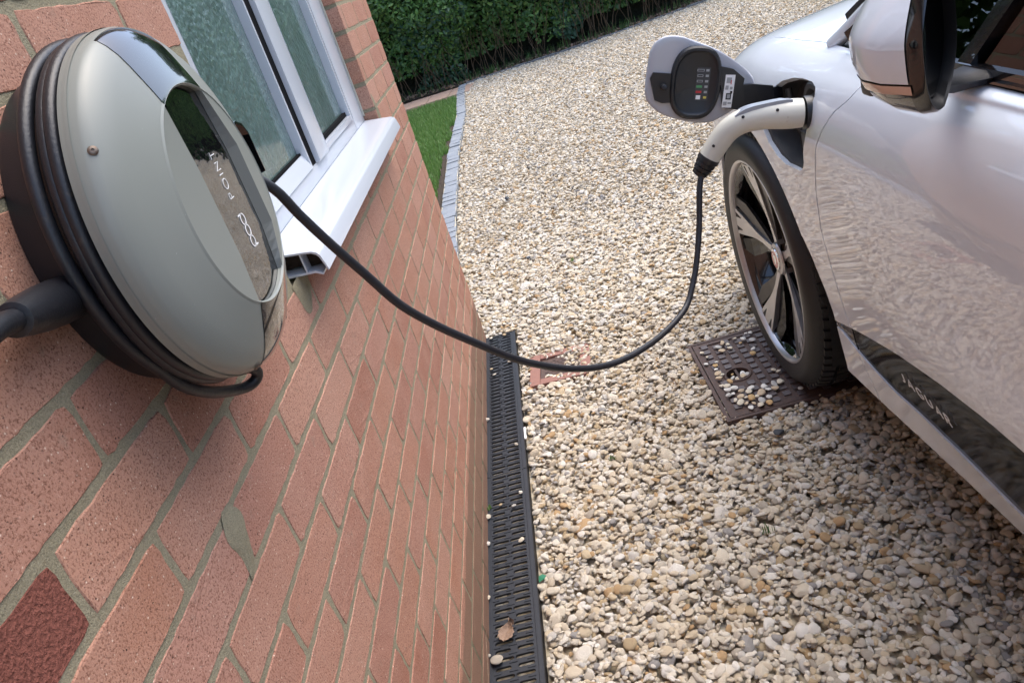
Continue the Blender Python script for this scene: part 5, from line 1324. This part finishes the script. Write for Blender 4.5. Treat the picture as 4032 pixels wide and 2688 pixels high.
# recess: the opening outline swept inwards
def inner_x(y, z): return 1.0
V = []; n = len(OPEN); OS = [tuple(p) for p in crom([(a, c, 0) for a, c in OPEN + [OPEN[0]]], 3)][:-1]; n = len(OS); F = []
cyo, czo = 1.75, .875
def onsurf(y, z):
    vv = np.linspace(3, 8, 60); P = surf(np.full(60, y), vv); i = int(np.argmin(np.abs(P[:, 2] - z))); return P[i][0]
rim0 = [(onsurf(p[0], p[1]) + .010, p[0], p[1]) for p in OS]
lev = [(0, 1.0), (.004, .94), (.012, .93), (.055, .86), (.060, .55)]
for dx, s in lev: V += [(x + dx, cyo + (y - cyo) * s, czo + (z - czo) * s) for x, y, z in rim0]
for k in range(len(lev) - 1): F += [(k * n + i, k * n + (i + 1) % n, (k + 1) * n + (i + 1) % n, (k + 1) * n + i) for i in range(n)]
F.append([(len(lev) - 1) * n + i for i in range(n)])
b = MB(); b.add(V, F); fix_normals(cpart('port_recess', b, M['greytrim'], port, 35))
def disc(name, cx, cy, cz, prof, mat, sm=35, n=36, parent=port):
    b = MB(); b.lathe([(t, r_) for t, r_ in prof], (cx, cy, cz), 'x', n); return cpart(name, b, mat, parent, sm)
disc('socket_surround', 1.0, 1.672, .915, [(.045, .062), (.016, .060), (.010, .054), (.010, .044), (.020, .040), (.045, .040), (.045, 0)], M['greytrim'])
b = MB(); b.bbox(1.012, 1.66, .788, 1.035, 1.775, .868, .016); b.bbox(1.004, 1.675, .802, 1.013, 1.76, .855, .010); cpart('lower_socket_cap', b, M['greytrim'], port, 40)
b = MB(); b.bbox(1.008, 1.70, .865, 1.016, 1.725, .885, .003); cpart('cap_strap', b, M['blackplastic'], port, 40)
b = MB(); b.tube([(1.035, 1.80, .80), (1.022, 1.84, .88), (1.022, 1.85, .93)], .008, 10); cpart('hinge_bracket', b, M['greytrim'], port, 60)
for (y, z) in ((1.62, .958), (1.86, .935), (1.90, .845), (1.695, .795)):
    o = screw(0, 0, 0, .004, port); o.location = (.996 - CO[0], y - CO[1], z); o.data.materials[0] = M['matblack']; o.rotation_euler = (0, 0, PI)

# open flap ---------------------------------------------------------------
fl = empty('charge_flap', (0, 0, 0), car)
FO = [(.735, 1.099), (.752, 1.116), (.778, 1.122), (.81, 1.112), (.836, 1.094), (.88, 1.062), (.922, 1.018), (.945, .985), (.950, .960), (.944, .938), (.925, .926), (.90, .922), (.864, .912), (.835, .908), (.795, .920), (.760, .938), (.728, .962), (.710, .988), (.705, 1.008), (.712, 1.04)]
FS = [p for p in crom([(a, c, 0) for a, c in FO + [FO[0]]], 4)][:-1]
cxf, czf = .825, 1.01
def fy(x, z): return 1.855 + .10 * (.95 - x) * .5 + .25 * (x - cxf) ** 2 + .2 * (z - czf) ** 2 - .01
V = []; n = len(FS); F = []
for s, d in ((0.0, 0), (.5, 0), (.85, 0), (.955, 0), (.985, .001), (1.0, .004), (1.0, .0065), (.985, .0095), (.85, .011), (.5, .011), (0, .011)):
    V += [(cxf + (p[0] - cxf) * s, fy(cxf + (p[0] - cxf) * s, czf + (p[1] - czf) * s) + d, czf + (p[1] - czf) * s) for p in FS]
for k in range(10): F += [(k * n + i, k * n + (i + 1) % n, (k + 1) * n + (i + 1) % n, (k + 1) * n + i) for i in range(n)]
b = MB(); b.add(V, F); fo_ = fix_normals(cpart('flap_panel', b, M['flapin'], fl, 50))
# inner oval liner and latch plate (tilted as in the photograph)
def flp(x, z, d): return (x, fy(x, z) - d, z)
def oval(c, ax1, a, bb, pw=2.6, n=48):
    u = np.array([math.cos(ax1), math.sin(ax1)]); v = np.array([-u[1], u[0]]); out = []
    for t in np.linspace(0, 2 * PI, n + 1)[:-1]:
        ct, st = math.cos(t), math.sin(t); p = np.array(c) + u * a * np.sign(ct) * abs(ct) ** (2 / pw) + v * bb * np.sign(st) * abs(st) ** (2 / pw); out.append(tuple(p))
    return out
OC, OA = (.818, 1.006), math.radians(72)
b = MB(); V = []; F = []; n = 48
for sc, d in ((1.0, 0), (1.0, .010), (.95, .014), (.88, .014), (.84, .011), (.80, .009), (.0, .009)):
    V += [flp(OC[0] + (p[0] - OC[0]) * sc, OC[1] + (p[1] - OC[1]) * sc, d) for p in oval(OC, OA, .080, .057)]
for k in range(6): F += [(k * n + i, k * n + (i + 1) % n, (k + 1) * n + (i + 1) % n, (k + 1) * n + i) for i in range(n)]
b.add(V, F); fix_normals(cpart('oval_liner', b, M['blackplastic'], fl, 40))
def plate(name, pts, d0, d1, mat, parent=None):
    b = MB(); n = len(pts); V = [flp(x, z, d0) for x, z in pts] + [flp(x, z, d1) for x, z in pts]
    b.add(V, [list(range(n, 2 * n))] + [(i, (i + 1) % n, n + (i + 1) % n, n + i) for i in range(n)]); return fix_normals(cpart(name, b, mat, parent if parent else fl))
plate('latch_plate', [(.722, 1.045), (.732, 1.056), (.775, 1.040), (.775, .975), (.735, .985), (.722, .995)], -.001, .0075, M['blackplastic'])
b = MB(); P0 = flp(.746, 1.02, .006); b.tube([P0, (P0[0], P0[1] - .010, P0[2]), (P0[0], P0[1] - .012, P0[2]), (P0[0], P0[1] - .022, P0[2]), (P0[0], P0[1] - .024, P0[2])], [.007, .007, .0055, .0065, .003], 16); cpart('latch_pin', b, M['blackplastic'], fl, 40)
# hinge arm to the body
plate('hinge_arm', [(.872, 1.030), (.905, 1.012), (.925, .985), (.920, .972), (.945, .966), (.985, .950), (.985, .885), (.955, .893), (.915, .914), (.868, .934)], -.001, .013, M['blackplastic'])
b = MB(); V = [];
hx = [(.93, 1.855, .962), (.955, 1.850, .958), (.985, 1.855, .945), (1.012, 1.87, .935)]
for x, y, z in hx: V += [(x, y - .008, z), (x, y - .008, z - .062), (x, y + .008, z - .062), (x, y + .008, z)]
b.add(V, [(4 * i + k, 4 * i + (k + 1) % 4, 4 * i + 4 + (k + 1) % 4, 4 * i + 4 + k) for i in range(3) for k in range(4)] + [(0, 1, 2, 3), (12, 13, 14, 15)]); fix_normals(cpart('hinge_arm', b, M['blackplastic'], fl, 30))
# printed labels
def lab(cx, cz, ang, w, h, d, mat, name, parent=None, lift=.0004):
    u = np.array([math.cos(ang), math.sin(ang)]); v = np.array([-u[1], u[0]]); c = np.array([cx, cz])
    pts = [c - u * w / 2 - v * h / 2, c + u * w / 2 - v * h / 2, c + u * w / 2 + v * h / 2, c - u * w / 2 + v * h / 2]
    return plate(name, [tuple(p) for p in pts], d, d + lift, mat, parent)
LA = math.radians(72)
base = lab(.832, 1.0, LA, .072, .030, .009, M['greytrim'], 'status_label')
cs_ = np.array([.832, 1.0]); u = np.array([math.cos(LA), math.sin(LA)]); v = np.array([-u[1], u[0]])
for i, (mt, wd) in enumerate(((M['printgrey'], .016), (M['printgrey'], .013), (M['printgrey'], .013), (M['printgreen'], .013), (M['printred'], .013), (M['white'], .010))):
    p = cs_ + u * (.030 - i * .0118) + v * .007
    lab(p[0], p[1], LA - PI / 2, wd, .005 if i < 5 else .009, .0095, mt, 'print_mark', base)
    p2 = cs_ + u * (.030 - i * .0118) - v * .0085
    lab(p2[0], p2[1], LA - PI / 2, .007, .005, .0095, M['yellow'] if i == 5 else M['printgrey'], 'print_mark', base)
    if i in (0, 1, 2): lab(p[0], p[1], LA - PI / 2, wd - .003, .0025, .0099, M['matblack'], 'print_mark', base)
wl = lab(.885, .968, LA, .072, .022, .0135, M['white'], 'instruction_sticker')
cs_ = np.array([.885, .968])
for (a, c, w_, h_, mt) in ((.024, .002, .012, .011, M['printgrey']), (.020, -.003, .009, .002, M['printred']), (.008, .005, .009, .007, M['printgrey']), (.007, -.005, .006, .006, M['printgrey']), (-.011, -.001, .014, .012, M['matblack']), (-.011, -.001, .009, .007, M['printgrey']), (-.027, .005, .008, .008, M['printgrey']), (-.026, -.005, .004, .008, M['printgrey']), (-.002, -.006, .006, .005, M['matblack'])):
    p = cs_ + u * a + v * c; lab(p[0], p[1], LA, w_, h_, .0140 + .0003 * (mt is M['printred']), mt, 'print_mark', wl)

# glasshouse ---------------------------------------------------------------
def quad3(name, pts, mat, parent=None, th=.004):
    """thin curved-ish panel from a polygon, given thickness along its normal"""
    P = [Vector(p) for p in pts]; nn = (P[1] - P[0]).cross(P[2] - P[0]).normalized(); b = MB(); n = len(P)
    b.add([tuple(p) for p in P] + [tuple(p - nn * th) for p in P], [list(range(n)), list(range(2 * n - 1, n - 1, -1))] + [(i, (i + 1) % n, n + (i + 1) % n, n + i) for i in range(n)]); return fix_normals(cpart(name, b, mat, parent))
def bar3(mb, pts, w, t, upv=(0, 0, 1)):
    P = [Vector(p) for p in pts]; V = []
    for i, p in enumerate(P):
        T = (P[min(i + 1, len(P) - 1)] - P[max(i - 1, 0)]).normalized(); a = Vector(upv); a = (a - T * a.dot(T)).normalized(); c = T.cross(a)
        V += [tuple(p + a * w / 2 + c * t / 2), tuple(p - a * w / 2 + c * t / 2), tuple(p - a * w / 2 - c * t / 2), tuple(p + a * w / 2 - c * t / 2)]
    F = [(4 * i + k, 4 * i + (k + 1) % 4, 4 * i + 4 + (k + 1) % 4, 4 * i + 4 + k) for i in range(len(P) - 1) for k in range(4)] + [(0, 1, 2, 3), tuple(4 * (len(P) - 1) + k for k in range(4))]
    mb.add(V, F)
roof = [(1.285, .72, 1.47), (1.30, .40, 1.50), (1.31, -.2, 1.515), (1.32, -.8, 1.49), (1.34, -1.2, 1.42)]
bel = [(1.066, 1.50, 1.040), (1.064, 1.19, 1.044), (1.066, .9, 1.046), (1.076, .45, 1.052), (1.085, .0, 1.062), (1.108, -.4, 1.088), (1.13, -.84, 1.110)]
# A-pillar (body colour) and roof rail
b = MB(); b.tube(crom([(1.088, 1.730, 1.020), (1.100, 1.685, 1.046), (1.122, 1.585, 1.104), (1.168, 1.38, 1.210), (1.215, 1.08, 1.335), (1.27, .80, 1.45), (1.29, .5, 1.495)] + [(1.31, 0, 1.525), (1.315, -.5, 1.51), (1.33, -1.0, 1.46), (1.36, -1.45, 1.30)], 5), .016, 14)
cpart('roof_rail', b, M['paint'], car, 70)
b = MB(); sec_y = [.72, .4, -.2, -.8, -1.3]; 
V = []; 
for (y, z0) in ((.74, 1.485), (.45, 1.525), (0, 1.555), (-.5, 1.55), (-1.0, 1.50), (-1.45, 1.33)):
    for t in np.linspace(-1, 1, 9): V.append((1.91 + t * .60, y, z0 - .055 * t * t))
b.add(V, [(i * 9 + j, i * 9 + j + 1, (i + 1) * 9 + j + 1, (i + 1) * 9 + j) for i in range(5) for j in range(8)]); fix_normals(cpart('roof', b, M['gloss'], car, 60))
# windscreen
V = []
for (y, z, hw, cr) in ((1.80, 1.055, .80, .09), (1.45, 1.215, .745, .07), (1.1, 1.36, .69, .06), (.76, 1.478, .63, .05)):
    for t in np.linspace(-1, 1, 11): V.append((1.91 + t * hw, y - cr * t * t, z - .012 * t * t))
b = MB(); b.add(V, [(i * 11 + j, i * 11 + j + 1, (i + 1) * 11 + j + 1, (i + 1) * 11 + j) for i in range(3) for j in range(10)]); fix_normals(cpart('windscreen', b, M['glass'], car, 60))
b = MB(); bar3(b, [(1.135, 1.745, 1.040), (1.152, 1.640, 1.095), (1.192, 1.40, 1.205), (1.240, 1.10, 1.330)], .012, .06, (1, 0, 0)); cpart('windscreen_trim', b, M['matblack'])
# side glass
def side_at(t, u):
    """t along belt 0..1, u up"""
    pass
D0, D1 = (1.064, 1.185, 1.046), (1.205, 1.02, 1.335)
quad3('quarter_glass', [(1.074, 1.54, 1.050), (1.070, 1.205, 1.050), (1.205, 1.045, 1.33), (1.190, 1.20, 1.285)], M['glass'])
quad3('front_side_glass', [(1.070, 1.165, 1.050), (1.082, .12, 1.062), (1.296, .12, 1.495), (1.278, .72, 1.455), (1.205, 1.01, 1.335)], M['glass'])
quad3('rear_side_glass', [(1.084, .06, 1.065), (1.125, -.80, 1.105), (1.30, -.95, 1.42), (1.303, -.3, 1.49), (1.298, .06, 1.495)], M['glass'])
b = MB(); bar3(b, [(1.064, 1.185, 1.044), (1.112, 1.13, 1.145), (1.205, 1.03, 1.335)], .030, .014, (0, 1, 0)); b2 = MB()
bar3(b, [(1.080, .09, 1.060), (1.30, .09, 1.50)], .060, .012, (0, 1, 0)); cpart('window_pillar', b, M['gloss'])
b = MB(); bar3(b, [(1.080, 1.620, 1.050), (1.112, 1.545, 1.095), (1.15, 1.36, 1.195), (1.20, 1.10, 1.322), (1.262, .80, 1.444), (1.29, .4, 1.492), (1.30, -.3, 1.50)], .020, .020, (0, 0, 1)); cpart('window_seal', b, M['gloss'])
b = MB(); bar3(b, [(p[0] - .001, p[1], p[2] + .000) for p in [(1.084, 1.62, 1.042)] + bel], .017, .014, (0, .0, 1)); cpart('belt_seal', b, M['gloss'])
b = MB(); bar3(b, [(p[0] - .010, p[1], p[2] - .007) for p in [(1.084, 1.60, 1.042)] + bel], .0035, .006, (0, 0, 1)); cpart('belt_trim', b, M['gloss'])
b = MB(); bar3(b, [(p[0] - .004, p[1], p[2] - .013) for p in [(1.084, 1.60, 1.042)] + bel], .010, .008, (0, 0, 1)); cpart('belt_seal', b, M['matblack'])
# interior: dashboard with a vent, seat
b = MB(); b.bbox(1.16, 1.18, .62, 2.66, 1.66, 1.035, .05); b.box(1.12, .0, .60, 1.16, 1.5, .99); cpart('dashboard', b, M['matblack'], car, 40)
b = MB(); b.bbox(1.19, 1.14, .93, 1.36, 1.21, 1.065, .02); cpart('vent_surround', b, M['teal'], car, 40)
b = MB()
for i in range(5): b.box(1.21, 1.128, .955 + i * .018, 1.34, 1.15, .958 + i * .018)
o = cpart('vent_slats', b, M['chrome'])
def seatm(cx, y0):
    s = empty('seat', (cx - CO[0], y0 - CO[1], 0), car)
    q = MB(); q.bbox(-.26, -.25, .42, .26, .30, .60, .05); q.build('seat_base', M['teal'], s, 40)
    q = MB(); V = []
    for (yy, zz, hw, d) in ((-.20, .50, .25, .07), (-.26, .75, .265, .08), (-.33, 1.0, .24, .07), (-.38, 1.14, .17, .05), (-.39, 1.19, .13, .05), (-.41, 1.33, .12, .045), (-.42, 1.36, .08, .03)):
        V += [(hw * a, yy + d * c, zz) for a, c in ((-1, -.6), (-1, .8), (-.8, 1.25), (-.5, .85), (.5, .85), (.8, 1.25), (1, .8), (1, -.6), (.6, -1), (-.6, -1))]
    q.add(V, [(i * 10 + k, i * 10 + (k + 1) % 10, (i + 1) * 10 + (k + 1) % 10, (i + 1) * 10 + k) for i in range(6) for k in range(10)] + [list(range(10)), list(range(60, 70))]); fix_normals(q.build('seat_back', M['teal'], s, 50))
for cx, y0 in ((1.52, .45), (2.3, .45), (1.52, -.5), (2.3, -.5)): seatm(cx, y0)

# door mirror ---------------------------------------------------------------
mi = empty('door_mirror', (0, 0, 0), car)
SEC = [(0.0, .930, .042, 1.150, .088, 1.0), (.004, .929, .045, 1.150, .091, .98), (.019, .927, .050, 1.149, .093, .88), (.021, .927, .051, 1.149, .094, .86), (.055, .923, .061, 1.148, .092, .60), (.09, .922, .063, 1.147, .085, .40), (.12, .923, .056, 1.148, .069, .25), (.142, .927, .043, 1.145, .050, .15), (.154, .930, .025, 1.143, .028, .1), (.158, .932, .005, 1.143, .005, .1)]
def msec(s, n=64):
    dy, cx, hw, cz, hh, sh = s; out = []
    for t in np.linspace(0, 2 * PI, n + 1)[:-1]:
        ct, st = math.cos(t), math.sin(t); p = (1.9 if ct < 0 else 2.2) if st > 0 else 2.5; x = hw * np.sign(ct) * abs(ct) ** (2 / p); z = hh * np.sign(st) * abs(st) ** (2 / p)
        if x < 0 and z > 0: z *= 1 - .48 * (-x / hw)
        # lower inner corner pulled up a little
        if x > 0 and z < 0: z *= 1 - .35 * (x / hw)
        out.append((cx + x, .985 + dy + sh * x, cz + z))
    return out
RG = [msec(s) for s in SEC]; n = 64
V = np.array([p for r_ in RG for p in r_]); F = [[k * n + i, k * n + (i + 1) % n, (k + 1) * n + (i + 1) % n, (k + 1) * n + i] for k in range(len(RG) - 1) for i in range(n)]
UVd = np.zeros((len(V), 2)); UVd[:, 0] = np.repeat(np.arange(len(RG)), n)
capG = ([V[i] for i in range(len(V))], [f for f in F if min(f) >= 3 * n], UVd)
ZI = 1.109
cap = clip(V, [f for f in F if min(f) >= 3 * n], UVd, lambda v, u: v[:, 2] - ZI); low = clip(V, [f for f in F if min(f) >= 3 * n], UVd, lambda v, u: ZI - .001 - v[:, 2])
def put(name, q, mat, push=0.0, sm=60):
    b = MB(); c0 = np.array([.915, 1.05, 1.155]); vv = q[0] + (q[0] - c0) / np.linalg.norm(q[0] - c0, axis=1)[:, None] * push; b.add(vv, q[1]); return fix_normals(cpart(name, b, mat, mi, sm))
put('mirror_cap', cap, M['paint'], .002); put('mirror_lower', low, M['gloss'])
bez = (V, [f for f in F if max(f) < 4 * n and min(f) < 3 * n], UVd); put('mirror_bezel', bez, M['gloss'])
ind = clip(*clip(*clip(V, [f for f in F if min(f) >= 2 * n], UVd, lambda v, u: ZI - .002 - v[:, 2]), lambda v, u: v[:, 2] - (ZI - .0135) - .02 * np.clip(v[:, 1] - 1.06, 0, 1)), lambda v, u: .925 - v[:, 0])
put('indicator', ind, M['indic'], .0028)
b = MB(); R1 = [(p[0] + (.934 - p[0]) * .05, p[1] + .004, p[2] + (1.16 - p[2]) * .05) for p in RG[0]]; R2 = [(p[0] + (.934 - p[0]) * .10, p[1] + .030, p[2] + (1.16 - p[2]) * .10) for p in RG[0]]
b.add(list(map(tuple, RG[0])) + R1 + R2, [(k * n + i, k * n + (i + 1) % n, (k + 1) * n + (i + 1) % n, (k + 1) * n + i) for k in range(2) for i in range(n)]); fix_normals(cpart('mirror_inner', b, M['matblack'], mi, 50))
b = MB(); R3 = [(p[0] + (.934 - p[0]) * .12, p[1] + .022, p[2] + (1.16 - p[2]) * .12) for p in RG[0]]; b.add(R3, [list(range(n))]); cpart('mirror_glass', b, simple('mirror_glass', (.10, .11, .12), .01, 1), mi)  # dark tint stands in for the dark car interior it would reflect
b = MB(); V = []
for (x, y, z, h, w_) in ((.935, 1.085, 1.078, .014, .03), (.965, 1.10, 1.066, .013, .03), (1.0, 1.12, 1.052, .012, .03), (1.04, 1.14, 1.044, .010, .035), (1.070, 1.15, 1.042, .010, .05)):
    V += [(x, y - w_, z), (x, y - w_ * .8, z - h), (x, y + w_ * .8, z - h), (x, y + w_, z), (x, y + w_ * .7, z + h * .8), (x, y - w_ * .7, z + h * .8)]
b.add(V, [(i * 6 + k, i * 6 + (k + 1) % 6, (i + 1) * 6 + (k + 1) % 6, (i + 1) * 6 + k) for i in range(4) for k in range(6)] + [list(range(6)), list(range(24, 30))]); fix_normals(cpart('mirror_foot', b, M['blackplastic'], mi, 50))
b = MB(); b.bbox(.885, 1.085, 1.070, .915, 1.120, 1.098, .008); cpart('puddle_lamp', b, M['blackplastic'], mi, 40)

# lettering on the blade -----------------------------------------------------
def onblade(y0, z0, sgn=-1, off=.002, xs_=1.0):
    def fn(u_, v_, h):
        y = y0 - u_ * xs_; z = z0 + v_; vv = np.linspace(.5, 3.4, 80); P = surf(np.full(80, y), vv); x = float(np.interp(z, P[:, 2], P[:, 0])); return (x + off - h, y, z)
    return fn
V, F, wd = text_mesh('JAGUAR', .0235, .0030, onblade(1.364, .4110, off=.0005, xs_=1.16), gap=.46, lift=.0012)
b = MB(); b.add(V, F); cpart('badge_lettering', b, M['white'], bld)
V, F, wd = text_mesh('HSE', .0075, .0016, onblade(1.672, .3985, off=.0008), gap=.9, lift=.0008, slant=.2)
b = MB(); b.add(V, F); cpart('badge_lettering', b, M['chrome'], bl2)
